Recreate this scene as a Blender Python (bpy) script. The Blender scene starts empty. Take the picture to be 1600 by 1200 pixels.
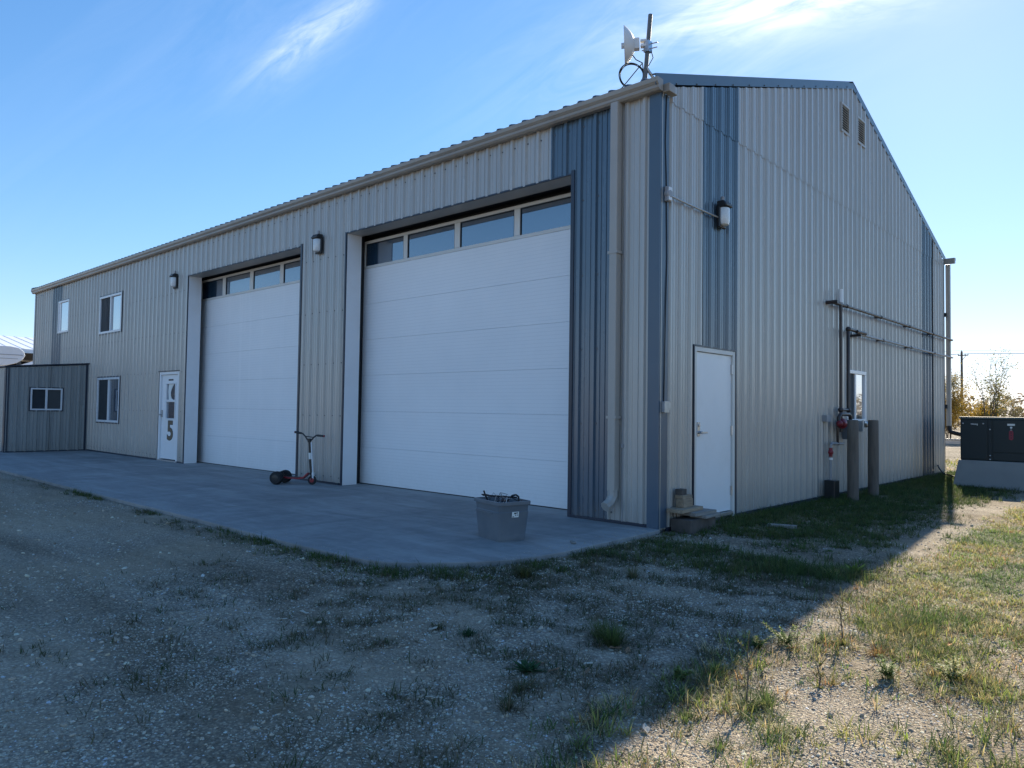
import bpy, bmesh, math, random
import numpy as np
from math import radians, sin, cos, pi, sqrt
from mathutils import Vector, Matrix

scene = bpy.context.scene
COL = scene.collection

# ------------------------------------------------------------------ camera
YAW, PITCH, ROLL = 0.7479443, 0.0350870, 0.0141185
f_ = Vector((-sin(YAW)*cos(PITCH), cos(YAW)*cos(PITCH), sin(PITCH)))
r0 = Vector((cos(YAW), sin(YAW), 0)); u0 = r0.cross(f_)
r_ = cos(ROLL)*r0 + sin(ROLL)*u0; u_ = -sin(ROLL)*r0 + cos(ROLL)*u0
cam_d = bpy.data.cameras.new("camera"); cam = bpy.data.objects.new("camera", cam_d); COL.objects.link(cam)
cam_d.sensor_width = 36; cam_d.lens = 1158.14/1600*36; cam_d.clip_end = 5000; cam_d.clip_start = 0.05
M = Matrix((( r_.x, u_.x, -f_.x, 4.3958), (r_.y, u_.y, -f_.y, -7.1171), (r_.z, u_.z, -f_.z, 1.2817), (0, 0, 0, 1)))
cam.matrix_world = M
scene.camera = cam

# ------------------------------------------------------------------ light
SUN_AZ, SUN_EL = 12.4, 28.8           # degrees left of +Y, elevation
S = Vector((-sin(radians(SUN_AZ))*cos(radians(SUN_EL)), cos(radians(SUN_AZ))*cos(radians(SUN_EL)), sin(radians(SUN_EL))))
sun_d = bpy.data.lights.new("sun", 'SUN'); sun_d.energy = 4.6; sun_d.angle = radians(0.53); sun_d.color = (1.0, 0.89, 0.70)
sun = bpy.data.objects.new("sun", sun_d); COL.objects.link(sun)
sun.rotation_euler = S.to_track_quat('Z', 'Y').to_euler()
sun.location = (0, 0, 30)

scene.view_settings.view_transform = 'Standard'
scene.view_settings.look = 'None'
scene.view_settings.gamma = 1
scene.view_settings.exposure = 1.03
scene.view_settings.use_curve_mapping = False
scene.render.engine = 'CYCLES'
scene.cycles.max_bounces = 6
scene.cycles.use_denoising = True

world = bpy.data.worlds.new("World"); scene.world = world; world.use_nodes = True
nt = world.node_tree; nt.nodes.clear()
def N(t, **kw):
    n = nt.nodes.new(t)
    for k, v in kw.items(): setattr(n, k, v)
    return n
def L(a, b): nt.links.new(a, b)
out = N('ShaderNodeOutputWorld'); bg = N('ShaderNodeBackground'); L(bg.outputs[0], out.inputs[0])
SKYS = 0.15
bg.inputs[1].default_value = SKYS
sky = N('ShaderNodeTexSky'); sky.sky_type = 'NISHITA'; sky.sun_disc = False
sky.sun_elevation = radians(SUN_EL); sky.sun_rotation = radians(-SUN_AZ)
sky.air_density = 1.0; sky.dust_density = 0.12; sky.ozone_density = 5.6; sky.altitude = 500
# thin cirrus laid over the sky by direction
tc = N('ShaderNodeTexCoord')
def vdot(vec):
    n = N('ShaderNodeVectorMath', operation='DOT_PRODUCT'); L(tc.outputs['Generated'], n.inputs[0]); n.inputs[1].default_value = vec; return n.outputs['Value']
def mth(op, a, b=None, c=None, clamp=False):
    n = N('ShaderNodeMath', operation=op); n.use_clamp = clamp
    for i, x in enumerate((a, b, c)):
        if x is None: continue
        if isinstance(x, (int, float)): n.inputs[i].default_value = x
        else: L(x, n.inputs[i])
    return n.outputs[0]
def streak(c, d2, wl, ww, amt, sc, off, soft=0.35):
    c = Vector(c).normalized(); t = (Vector(d2).normalized() - c); t = (t - t.dot(c)*c).normalized(); b = c.cross(t)
    along = vdot(t); across = vdot(b); front = vdot(c)
    e = mth('ADD', mth('POWER', mth('DIVIDE', along, wl), 2), mth('POWER', mth('DIVIDE', mth('ADD', across, mth('MULTIPLY', along, 0.0)), ww), 2))
    g = mth('POWER', 2.718, mth('MULTIPLY', e, -1))
    g = mth('MULTIPLY', g, mth('GREATER_THAN', front, 0))
    comb = N('ShaderNodeCombineXYZ'); L(mth('MULTIPLY', along, sc), comb.inputs[0]); L(mth('MULTIPLY', across, sc*4.0), comb.inputs[1]); comb.inputs[2].default_value = off
    nz = N('ShaderNodeTexNoise'); nz.inputs['Scale'].default_value = 1; nz.inputs['Detail'].default_value = 7; nz.inputs['Roughness'].default_value = 0.62; nz.inputs['Distortion'].default_value = 0.9
    L(comb.outputs[0], nz.inputs['Vector'])
    v = mth('MULTIPLY', mth('SUBTRACT', nz.outputs[0], soft, clamp=True), 2.4, clamp=True)
    return mth('MULTIPLY', mth('MULTIPLY', g, v), amt)
s1 = streak((-.758, .474, .449), (-.72, .501, .48), .075, .016, .55, 13, 3.1)
s1b = streak((-.775, .462, .432), (-.72, .501, .48), .09, .034, .16, 9, 7.7, .3)
s2 = streak((-.335, .815, .468), (-.41, .786, .468), .13, .030, 1.25, 9, 1.3, .26)
s3 = streak((-.43, .77, .45), (-.33, .80, .49), .22, .11, .30, 6, 5.2, .38)
s4 = streak((-.2, .6, .75), (-.6, .5, .62), .5, .10, .5, 5, 9.2, .42)
s5 = streak((.5, -.5, .7), (.7, -.2, .68), .5, .08, .4, 5, 12.2, .42)
tot = mth('MINIMUM', mth('ADD', mth('ADD', mth('ADD', s1, s1b), mth('ADD', s2, s3)), mth('ADD', s4, s5)), 0.95)
cmix = N('ShaderNodeMix', data_type='RGBA'); L(tot, cmix.inputs[0])
hsv = N('ShaderNodeHueSaturation'); hsv.inputs['Saturation'].default_value = 1.12; hsv.inputs['Value'].default_value = 1.0
L(sky.outputs[0], hsv.inputs['Color'])
def vmath(op, a, b):
    n = N('ShaderNodeVectorMath', operation=op)
    for i, x in enumerate((a, b)):
        if isinstance(x, tuple): n.inputs[i].default_value = x
        else: L(x, n.inputs[i])
    return n.outputs[0]
den = vmath('ADD', vmath('MULTIPLY', hsv.outputs[0], (1/10, 1/10, 1/10)), (1, 1, 1))
soft = vmath('MULTIPLY', vmath('DIVIDE', hsv.outputs[0], den), (1.0, .945, 1.0))
L(soft, cmix.inputs[6]); cmix.inputs[7].default_value = (4.6, 4.9, 5.3, 1)
L(cmix.outputs[2], bg.inputs[0])

# ------------------------------------------------------------------ helpers
R = random.Random(7)
RN = np.random.default_rng(11)

class MB:
    def __init__(s): s.v = []; s.f = []
    def add(s, pts, faces):
        b = len(s.v); s.v += [tuple(p) for p in pts]; s.f += [tuple(b+i for i in f) for f in faces]; return s
    def box(s, x0, x1, y0, y1, z0, z1, m=None):
        p = [Vector(q) for q in ((x0,y0,z0),(x1,y0,z0),(x1,y1,z0),(x0,y1,z0),(x0,y0,z1),(x1,y0,z1),(x1,y1,z1),(x0,y1,z1))]
        if m is not None: p = [m @ q for q in p]
        return s.add(p, [(0,3,2,1),(4,5,6,7),(0,1,5,4),(1,2,6,5),(2,3,7,6),(3,0,4,7)])
    def quad(s, a, b, c, d): return s.add([a,b,c,d], [(0,1,2,3)])
    def prism(s, outline, axis, a0, a1, m=None):
        """outline: 2D points; axis x: (y,z), y: (x,z), z: (x,y)"""
        def mk(p, a):
            q = {'x': (a, p[0], p[1]), 'y': (p[0], a, p[1]), 'z': (p[0], p[1], a)}[axis]
            q = Vector(q); return m @ q if m is not None else q
        n = len(outline); pts = [mk(p, a0) for p in outline] + [mk(p, a1) for p in outline]
        fs = [(i, (i+1) % n, n+(i+1) % n, n+i) for i in range(n)] + [tuple(range(n))[::-1], tuple(range(n, 2*n))]
        return s.add(pts, fs)
    def tube(s, path, r, n=10, closed=False, caps=True):
        path = [Vector(p) for p in path]; rs = r if isinstance(r, (list, tuple)) else [r]*len(path)
        m = len(path); pts = []; up = None
        for i, p in enumerate(path):
            if closed: t = path[(i+1) % m] - path[i-1]
            else: t = path[min(i+1, m-1)] - path[max(i-1, 0)]
            t.normalize()
            if up is None:
                up = Vector((0,0,1)) if abs(t.z) < .9 else Vector((1,0,0))
            a = t.cross(up); 
            if a.length < 1e-4: a = t.cross(Vector((1,0,.1)))
            a.normalize(); b = a.cross(t).normalized(); up = b
            for k in range(n):
                an = 2*pi*k/n; pts.append(p + rs[i]*(cos(an)*a + sin(an)*b))
        fs = []
        for i in range(m if closed else m-1):
            j = (i+1) % m
            for k in range(n): fs.append((i*n+k, i*n+(k+1) % n, j*n+(k+1) % n, j*n+k))
        if caps and not closed: fs += [tuple(range(n))[::-1], tuple((m-1)*n+k for k in range(n))]
        return s.add(pts, fs)
    def cyl(s, p0, p1, r0, r1=None, n=14): return s.tube([p0, p1], [r0, r0 if r1 is None else r1], n)
    def lathe(s, prof, c, axis, n=20):
        c = Vector(c); ax = Vector(axis).normalized(); a = ax.orthogonal().normalized(); b = ax.cross(a)
        pts = [c + ax*h + rr*(cos(2*pi*k/n)*a + sin(2*pi*k/n)*b) for (rr, h) in prof for k in range(n)]
        fs = [(i*n+k, i*n+(k+1) % n, (i+1)*n+(k+1) % n, (i+1)*n+k) for i in range(len(prof)-1) for k in range(n)]
        fs += [tuple(range(n))[::-1], tuple((len(prof)-1)*n+k for k in range(n))]
        return s.add(pts, fs)
    def ball(s, c, rx, ry=None, rz=None, n=12, m=8):
        ry = ry or rx; rz = rz or rx; c = Vector(c)
        pts = [c + Vector((rx*sin(pi*i/m)*cos(2*pi*k/n), ry*sin(pi*i/m)*sin(2*pi*k/n), rz*cos(pi*i/m))) for i in range(1, m) for k in range(n)]
        top = len(pts); pts += [c+Vector((0,0,rz)), c-Vector((0,0,rz))]
        fs = [(i*n+k, (i+1)*n+k, (i+1)*n+(k+1) % n, i*n+(k+1) % n) for i in range(m-2) for k in range(n)]
        fs += [(top, k, (k+1) % n) for k in range(n)] + [(top+1, (m-2)*n+(k+1) % n, (m-2)*n+k) for k in range(n)]
        return s.add(pts, fs)
    def build(s, name, mat, parent=None, bev=0, smooth=False, loc=None):
        me = bpy.data.meshes.new(name); me.from_pydata(s.v, [], s.f); me.update()
        bm = bmesh.new(); bm.from_mesh(me); bmesh.ops.recalc_face_normals(bm, faces=bm.faces); bm.to_mesh(me); bm.free()
        if mat: me.materials.append(mat)
        o = bpy.data.objects.new(name, me); COL.objects.link(o)
        if parent is not None: o.parent = parent
        if loc: o.location = loc
        if smooth:
            for p in me.polygons: p.use_smooth = True
            if smooth != 'all':
                try: me.set_sharp_from_angle(angle=radians(38))
                except Exception: pass
        if bev:
            b = o.modifiers.new('bevel', 'BEVEL'); b.width = bev; b.segments = 2; b.limit_method = 'ANGLE'; b.angle_limit = radians(40)
        return o

def tag(o, label=None, cat=None, group=None, kind=None):
    if label: o['label'] = label
    if cat: o['category'] = cat
    if group: o['group'] = group
    if kind: o['kind'] = kind
    return o
def thing(name, label, cat, loc=(0,0,0), rz=0, group=None):
    o = bpy.data.objects.new(name, None); o.empty_display_size = .2; COL.objects.link(o)
    o.location = loc; o.rotation_euler = (0,0,rz); return tag(o, label, cat, group)

def new_mat(name):
    m = bpy.data.materials.new(name); m.use_nodes = True; t = m.node_tree
    return m, t, t.nodes['Principled BSDF'], t.nodes['Material Output']
def nd(t, ty, **kw):
    n = t.nodes.new(ty)
    for k, v in kw.items(): setattr(n, k, v)
    return n
def ramp(t, fac, stops):
    r = nd(t, 'ShaderNodeValToRGB'); e = r.color_ramp.elements
    while len(e) > 1: e.remove(e[-1])
    e[0].position = stops[0][0]; e[0].color = (*stops[0][1], 1) if len(stops[0][1]) == 3 else stops[0][1]
    for p, c in stops[1:]:
        x = e.new(p); x.color = (*c, 1) if len(c) == 3 else c
    t.links.new(fac, r.inputs[0]); return r.outputs[0]
def noise(t, vec, scale, detail=4, rough=.55, dist=0):
    n = nd(t, 'ShaderNodeTexNoise'); n.inputs['Scale'].default_value = scale; n.inputs['Detail'].default_value = detail
    n.inputs['Roughness'].default_value = rough; n.inputs['Distortion'].default_value = dist
    t.links.new(vec, n.inputs['Vector']); return n
def mixc(t, fac, a, b, mode='MIX'):
    m = nd(t, 'ShaderNodeMix', data_type='RGBA', blend_type=mode)
    for i, x in ((0, fac), (6, a), (7, b)):
        if isinstance(x, (int, float)): m.inputs[i].default_value = x
        elif isinstance(x, tuple): m.inputs[i].default_value = (*x, 1) if len(x) == 3 else x
        else: t.links.new(x, m.inputs[i])
    return m.outputs[2]
def tmath(t, op, a, b=None, clamp=False):
    n = nd(t, 'ShaderNodeMath', operation=op); n.use_clamp = clamp
    for i, x in enumerate((a, b)):
        if x is None: continue
        if isinstance(x, (int, float)): n.inputs[i].default_value = x
        else: t.links.new(x, n.inputs[i])
    return n.outputs[0]

def mat(name, base, rough=.5, metal=0.0, var=.12, vs=3.0, stretch=(1,1,1), bump=0.0, bs=60, spec=.5, dirt=None, dirt_s=2.0, dirt_amt=.4, rnd=0.0, coat=0):
    m, t, b, o = new_mat(name)
    c = nd(t, 'ShaderNodeTexCoord'); mp = nd(t, 'ShaderNodeMapping'); mp.inputs['Scale'].default_value = stretch
    t.links.new(c.outputs['Object'], mp.inputs[0]); v = mp.outputs[0]
    n = noise(t, v, vs, 6, .6)
    lo = tuple(x*(1-var) for x in base); hi = tuple(min(1, x*(1+var)) for x in base)
    col = ramp(t, n.outputs[0], [(.3, lo), (.7, hi)])
    if dirt:
        d = noise(t, v, dirt_s, 8, .68)
        fac = ramp(t, d.outputs[0], [(.48, (0,0,0)), (.75, (dirt_amt,)*3)])
        col = mixc(t, fac, col, dirt)
    if rnd:
        oi = nd(t, 'ShaderNodeObjectInfo')
        h = nd(t, 'ShaderNodeHueSaturation'); t.links.new(col, h.inputs['Color'])
        t.links.new(tmath(t, 'ADD', tmath(t, 'MULTIPLY', oi.outputs['Random'], 2*rnd), 1-rnd), h.inputs['Value']); col = h.outputs[0]
    t.links.new(col, b.inputs['Base Color'])
    rn = noise(t, v, vs*4, 4)
    t.links.new(tmath(t, 'ADD', tmath(t, 'MULTIPLY', rn.outputs[0], .2), rough-.1), b.inputs['Roughness'])
    b.inputs['Metallic'].default_value = metal; b.inputs['Specular IOR Level'].default_value = spec
    if coat: b.inputs['Coat Weight'].default_value = coat
    if bump:
        bp = nd(t, 'ShaderNodeBump'); bp.inputs['Strength'].default_value = bump; bp.inputs['Distance'].default_value = .01
        bn = noise(t, v, bs, 5); t.links.new(bn.outputs[0], bp.inputs['Height']); t.links.new(bp.outputs[0], b.inputs['Normal'])
    return m

# ------------------------------------------------------------------ materials
def siding_mat(name, base, dirtc):
    m, t, b, o = new_mat(name)
    c = nd(t, 'ShaderNodeTexCoord'); v = c.outputs['Object']
    mp = nd(t, 'ShaderNodeMapping'); mp.inputs['Scale'].default_value = (6, 6, .5); t.links.new(v, mp.inputs[0])
    n = noise(t, mp.outputs[0], 1.2, 6, .6)
    col = ramp(t, n.outputs[0], [(.3, tuple(x*.93 for x in base)), (.72, tuple(x*1.05 for x in base))])
    big = noise(t, v, .35, 3)
    col = mixc(t, ramp(t, big.outputs[0], [(.4, (0,0,0)), (.7, (.12,)*3)]), col, dirtc)
    sep = nd(t, 'ShaderNodeSeparateXYZ'); t.links.new(v, sep.inputs[0])
    spl = noise(t, v, 9, 6, .7)
    hgt = tmath(t, 'SUBTRACT', 1.0, tmath(t, 'MULTIPLY', sep.outputs[2], 2.2), clamp=True)
    col = mixc(t, tmath(t, 'MULTIPLY', tmath(t, 'MULTIPLY', hgt, spl.outputs[0]), .55, clamp=True), col, (.20,.185,.16))
    oi = nd(t, 'ShaderNodeObjectInfo'); h = nd(t, 'ShaderNodeHueSaturation'); t.links.new(col, h.inputs['Color'])
    t.links.new(tmath(t, 'ADD', tmath(t, 'MULTIPLY', oi.outputs['Random'], .06), .97), h.inputs['Value'])
    t.links.new(h.outputs[0], b.inputs['Base Color'])
    t.links.new(tmath(t, 'ADD', tmath(t, 'MULTIPLY', n.outputs[0], .14), .19), b.inputs['Roughness'])
    b.inputs['Specular IOR Level'].default_value = 1.0
    # slight oil-canning of thin sheet
    mp2 = nd(t, 'ShaderNodeMapping'); mp2.inputs['Scale'].default_value = (9, 9, 1.1); t.links.new(v, mp2.inputs[0])
    oc = noise(t, mp2.outputs[0], 1, 2); bp = nd(t, 'ShaderNodeBump'); bp.inputs['Strength'].default_value = .14; bp.inputs['Distance'].default_value = .02
    t.links.new(oc.outputs[0], bp.inputs['Height']); t.links.new(bp.outputs[0], b.inputs['Normal'])
    return m
M_beige = siding_mat('beige_siding_paint', (.435, .42, .39), (.35,.33,.31))
M_blue = siding_mat('slate_blue_siding_paint', (.070, .112, .155), (.075,.09,.10))
M_beige_shade = siding_mat('shade_darkened_beige_paint', (.30, .31, .30), (.22,.22,.20))  # the shop's beige, darkened so the colour carries the annex's deeper shade
M_trimblue = mat('slate_blue_trim_paint', (.070, .108, .150), .34, var=.06, vs=2, spec=.6)
M_darktrim = mat('dark_blue_trim_paint', (.025, .035, .055), .35, var=.1)
M_roof = mat('dark_roof_paint', (.04, .055, .085), .35, var=.1)
M_gutter = mat('tan_gutter_paint', (.33, .295, .25), .35, var=.08, vs=1.5, dirt=(.16,.14,.12), dirt_amt=.35)
M_downs = mat('pale_downspout_paint', (.40, .375, .34), .35, var=.08, vs=2, dirt=(.2,.18,.15), dirt_amt=.3)
M_white = mat('white_paint', (.80, .81, .82), .35, var=.03, vs=2, dirt=(.5,.48,.45), dirt_amt=.25)
M_frame = mat('cream_frame_paint', (.66, .645, .61), .4, var=.04)
M_wframe = mat('white_vinyl', (.74, .75, .76), .3, var=.03)
M_black = mat('black_rubber', (.012, .013, .016), .6, var=.2)
M_blackmetal = mat('black_housing', (.018, .019, .021), .35, var=.2)
M_steel = mat('brushed_steel', (.55, .55, .56), .3, metal=1, var=.1)
M_screw = mat('dull_screw', (.12, .12, .13), .5, metal=.5)
M_galv = mat('galvanized_steel', (.42, .43, .44), .42, metal=.9, var=.15, vs=12)
M_pipe = mat('dark_painted_pipe', (.035, .028, .028), .4, var=.3, dirt=(.10,.05,.035), dirt_s=9, dirt_amt=.6)
M_red = mat('red_valve_paint', (.22, .02, .03), .4, var=.25, vs=9)
M_meter = mat('grey_meter_paint', (.12, .15, .19), .45, var=.1)
M_bollard = mat('weathered_wood_post', (.14, .12, .10), .85, var=.3, vs=4, stretch=(6,6,.8), bump=.5, bs=30, dirt=(.09,.07,.06), dirt_amt=.7)
M_wood = mat('weathered_lumber', (.33, .25, .17), .8, var=.3, vs=3, stretch=(8,1.2,8), bump=.4, bs=25, dirt=(.12,.10,.085), dirt_s=5, dirt_amt=.8)
M_woodgrey = mat('grey_weathered_lumber', (.27, .25, .225), .85, var=.28, vs=3, stretch=(8,1.2,8), bump=.4, bs=25, dirt=(.11,.10,.085), dirt_s=5, dirt_amt=.8)
M_woodend = mat('dark_lumber', (.085, .07, .06), .85, var=.4, vs=6, bump=.4, bs=30)
M_concblk = mat('old_concrete', (.21, .21, .20), .9, var=.25, vs=5, bump=.5, bs=35, dirt=(.1,.1,.09), dirt_amt=.7)
M_bin = mat('grey_plastic', (.135, .155, .175), .42, var=.08, vs=5, dirt=(.3,.3,.29), dirt_s=6, dirt_amt=.2)
M_gen = mat('dark_green_black_enclosure_paint', (.012, .022, .026), .45, var=.12, vs=2)
M_dish = mat('white_dish_plastic', (.72, .71, .69), .4, var=.04)
M_tyre = mat('tyre_rubber', (.018, .019, .021), .8, var=.25, vs=20)
M_scred = mat('dark_red_scooter_paint', (.26, .02, .028), .35, var=.15)
M_paper = mat('white_paper', (.78, .78, .74), .8, var=.03)
M_num = mat('brown_number_vinyl', (.115, .085, .05), .5, var=.12, vs=20)
M_ink = mat('black_ink', (.02, .02, .025), .6)
M_lens = mat('frosted_lens', (.62, .66, .68), .22, var=.15, vs=30, stretch=(1,1,6), coat=.6)
M_jbox = mat('grey_box_paint', (.30, .30, .31), .45, var=.08)
M_jbox2 = mat('dull_grey_mast', (.13, .135, .14), .6, var=.15)
M_bark = mat('grey_bark', (.12, .10, .08), .9, var=.35, vs=12, stretch=(1,1,.3), bump=.6, bs=30)
M_pole = mat('old_utility_pole_wood', (.13, .11, .09), .9, var=.3, vs=4, stretch=(4,4,.5))

def glass(name, refl, dark=(.012,.02,.028), rough=.02):
    m, t, b, o = new_mat(name)
    b.inputs['Base Color'].default_value = (*dark, 1); b.inputs['Roughness'].default_value = .25
    gl = nd(t, 'ShaderNodeBsdfGlossy'); gl.inputs['Roughness'].default_value = rough; gl.inputs['Color'].default_value = (.93,.96,1,1)
    lw = nd(t, 'ShaderNodeFresnel'); lw.inputs['IOR'].default_value = 1.5
    fac = tmath(t, 'ADD', lw.outputs[0], refl, clamp=True)
    mx = nd(t, 'ShaderNodeMixShader'); t.links.new(fac, mx.inputs[0]); t.links.new(b.outputs[0], mx.inputs[1]); t.links.new(gl.outputs[0], mx.inputs[2])
    t.links.new(mx.outputs[0], o.inputs[0])
    c = nd(t, 'ShaderNodeTexCoord'); n = noise(t, c.outputs['Object'], 1.3, 2); bp = nd(t, 'ShaderNodeBump'); bp.inputs['Strength'].default_value = .06; bp.inputs['Distance'].default_value = .02
    t.links.new(n.outputs[0], bp.inputs['Height']); t.links.new(bp.outputs[0], gl.inputs['Normal'])
    return m
M_glass = glass('window_glass', .40)
M_glassd = glass('overhead_door_glass', .18, (.02,.05,.09))
M_screen = mat('dark_insect_screen', (.022, .03, .036), .7, var=.25, vs=6)

def door_mat(name, streaks):
    """white steel overhead door: embossed horizontal lines"""
    m, t, b, o = new_mat(name)
    c = nd(t, 'ShaderNodeTexCoord'); v = c.outputs['Object']; sep = nd(t, 'ShaderNodeSeparateXYZ'); t.links.new(v, sep.inputs[0])
    z = sep.outputs[2]
    w = tmath(t, 'FRACT', tmath(t, 'MULTIPLY', z, 1/.0508))
    line = tmath(t, 'LESS_THAN', w, .12)
    mp = nd(t, 'ShaderNodeMapping'); mp.inputs['Scale'].default_value = (3, 1, 60); t.links.new(v, mp.inputs[0])
    gr = noise(t, mp.outputs[0], 1, 4, .6)
    n = noise(t, v, .9, 5, .6)
    col = ramp(t, n.outputs[0], [(.3, (.78,.79,.80)), (.7, (.84,.845,.85))])
    col = mixc(t, tmath(t, 'MULTIPLY', line, .13), col, (.35,.37,.4))
    if streaks:
        mp2 = nd(t, 'ShaderNodeMapping'); mp2.inputs['Scale'].default_value = (5.5, 1, .12); t.links.new(v, mp2.inputs[0])
        sn = noise(t, mp2.outputs[0], 1, 5, .6, .15)
        col = mixc(t, ramp(t, sn.outputs[0], [(.56, (0,0,0)), (.68, (.55,)*3)]), col, (.88,.88,.89))
    sp = noise(t, v, 14, 5, .7); hgt = tmath(t, 'SUBTRACT', 1.0, tmath(t, 'MULTIPLY', z, 1.6), clamp=True)
    col = mixc(t, tmath(t, 'MULTIPLY', tmath(t, 'MULTIPLY', hgt, sp.outputs[0]), .3), col, (.42,.40,.36))
    t.links.new(col, b.inputs['Base Color']); b.inputs['Roughness'].default_value = .38
    hh = tmath(t, 'SUBTRACT', tmath(t, 'MULTIPLY', gr.outputs[0], .25), line)
    bp = nd(t, 'ShaderNodeBump'); bp.inputs['Strength'].default_value = .35; bp.inputs['Distance'].default_value = .002
    t.links.new(hh, bp.inputs['Height']); t.links.new(bp.outputs[0], b.inputs['Normal'])
    return m
M_door = door_mat('white_overhead_door_paint', False)
M_door2 = door_mat('white_overhead_door_paint_streaked', True)

def slab_mat():
    m, t, b, o = new_mat('broom_finished_concrete')
    c = nd(t, 'ShaderNodeTexCoord'); v = c.outputs['Object']
    n = noise(t, v, .55, 8, .62, .4); n2 = noise(t, v, 7, 6, .65)
    col = ramp(t, n.outputs[0], [(.28, (.17,.17,.165)), (.5, (.26,.258,.25)), (.72, (.34,.335,.325))])
    col = mixc(t, .35, col, ramp(t, n2.outputs[0], [(.3, (.17,.17,.165)), (.7, (.37,.36,.35))]))
    mp = nd(t, 'ShaderNodeMapping'); mp.inputs['Scale'].default_value = (.5, 3.2, 1); mp.inputs['Rotation'].default_value = (0,0,.22); t.links.new(v, mp.inputs[0])
    st = noise(t, mp.outputs[0], 1, 6, .6, .6)
    col = mixc(t, ramp(t, st.outputs[0], [(.46, (0,0,0)), (.68, (.5,)*3)]), col, (.42,.415,.40))
    mp3 = nd(t, 'ShaderNodeMapping'); mp3.inputs['Scale'].default_value = (1.1, .5, 1); mp3.inputs['Rotation'].default_value = (0,0,-.8); t.links.new(v, mp3.inputs[0])
    st2 = noise(t, mp3.outputs[0], 1, 5, .6, 1.2)
    col = mixc(t, ramp(t, st2.outputs[0], [(.50, (0,0,0)), (.70, (.45,)*3)]), col, (.14,.14,.135))
    s3 = noise(t, v, 1.6, 4, .5); col = mixc(t, ramp(t, s3.outputs[0], [(.62, (0,0,0)), (.72, (.35,)*3)]), col, (.13,.13,.13))
    t.links.new(col, b.inputs['Base Color']); b.inputs['Roughness'].default_value = .75; b.inputs['Specular IOR Level'].default_value = .35
    bp = nd(t, 'ShaderNodeBump'); bp.inputs['Strength'].default_value = .3; bp.inputs['Distance'].default_value = .004
    fb = noise(t, v, 90, 4); t.links.new(fb.outputs[0], bp.inputs['Height']); t.links.new(bp.outputs[0], b.inputs['Normal'])
    return m
M_slab = slab_mat()

def ground_mat():
    m, t, b, o = new_mat('gravel_and_dirt')
    c = nd(t, 'ShaderNodeTexCoord'); v = c.outputs['Object']
    def vor(s, feat='F1'):
        n = nd(t, 'ShaderNodeTexVoronoi'); n.feature = feat; n.inputs['Scale'].default_value = s
        t.links.new(v, n.inputs['Vector']); return n
    v1 = vor(55); v2 = vor(120); v3 = vor(26)
    g1 = nd(t, 'ShaderNodeSeparateColor'); t.links.new(v1.outputs['Color'], g1.inputs[0])
    g2 = nd(t, 'ShaderNodeSeparateColor'); t.links.new(v2.outputs['Color'], g2.inputs[0])
    c1 = ramp(t, g1.outputs[0], [(0, (.12,.095,.07)), (.25, (.34,.28,.205)), (.5, (.50,.42,.315)), (.8, (.66,.57,.44)), (1, (.74,.68,.56))])
    c2 = ramp(t, g2.outputs[1], [(0, (.14,.11,.08)), (.5, (.46,.38,.28)), (1, (.72,.62,.47))])
    big = noise(t, v, .5, 6, .6, .3)
    dirt = ramp(t, noise(t, v, 14, 8, .7).outputs[0], [(.3, (.30,.235,.16)), (.7, (.52,.42,.30))])
    col = mixc(t, .5, c1, c2)
    # hollows between stones, their shade darkened into the colour
    edge = ramp(t, v1.outputs['Distance'], [(.3, (0,0,0)), (.62, (.75,)*3)])
    col = mixc(t, edge, col, (.17,.15,.13))
    col = mixc(t, ramp(t, big.outputs[0], [(.40, (.10,)*3), (.60, (.72,)*3)]), col, dirt)
    mpt = nd(t, 'ShaderNodeMapping'); mpt.inputs['Scale'].default_value = (.16, .95, 1); mpt.inputs['Rotation'].default_value = (0, 0, .12); t.links.new(v, mpt.inputs[0])
    trk = noise(t, mpt.outputs[0], 1.3, 6, .62, .5)
    col = mixc(t, 1.0, col, ramp(t, trk.outputs[0], [(.36, (.66,.63,.58)), (.5, (.95,.94,.92)), (.64, (1.18,1.18,1.18))]), 'MULTIPLY')
    gd = nd(t, 'ShaderNodeAttribute'); gd.attribute_name = 'Green'
    col = mixc(t, tmath(t, 'MULTIPLY', gd.outputs['Fac'], .7), col, ramp(t, noise(t, v, 25, 6, .7).outputs[0], [(.3, (.045,.043,.025)), (.7, (.12,.105,.06))]))
    t.links.new(col, b.inputs['Base Color']); b.inputs['Roughness'].default_value = .92; b.inputs['Specular IOR Level'].default_value = .25
    h = tmath(t, 'ADD', tmath(t, 'MULTIPLY', v1.outputs['Distance'], -.8), tmath(t, 'MULTIPLY', v2.outputs['Distance'], -.5))
    h = tmath(t, 'ADD', h, tmath(t, 'MULTIPLY', noise(t, v, 30, 6, .7).outputs[0], .9))
    bp = nd(t, 'ShaderNodeBump'); bp.inputs['Strength'].default_value = 1.0; bp.inputs['Distance'].default_value = .017
    t.links.new(h, bp.inputs['Height']); t.links.new(bp.outputs[0], b.inputs['Normal'])
    return m
M_ground = ground_mat()

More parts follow.
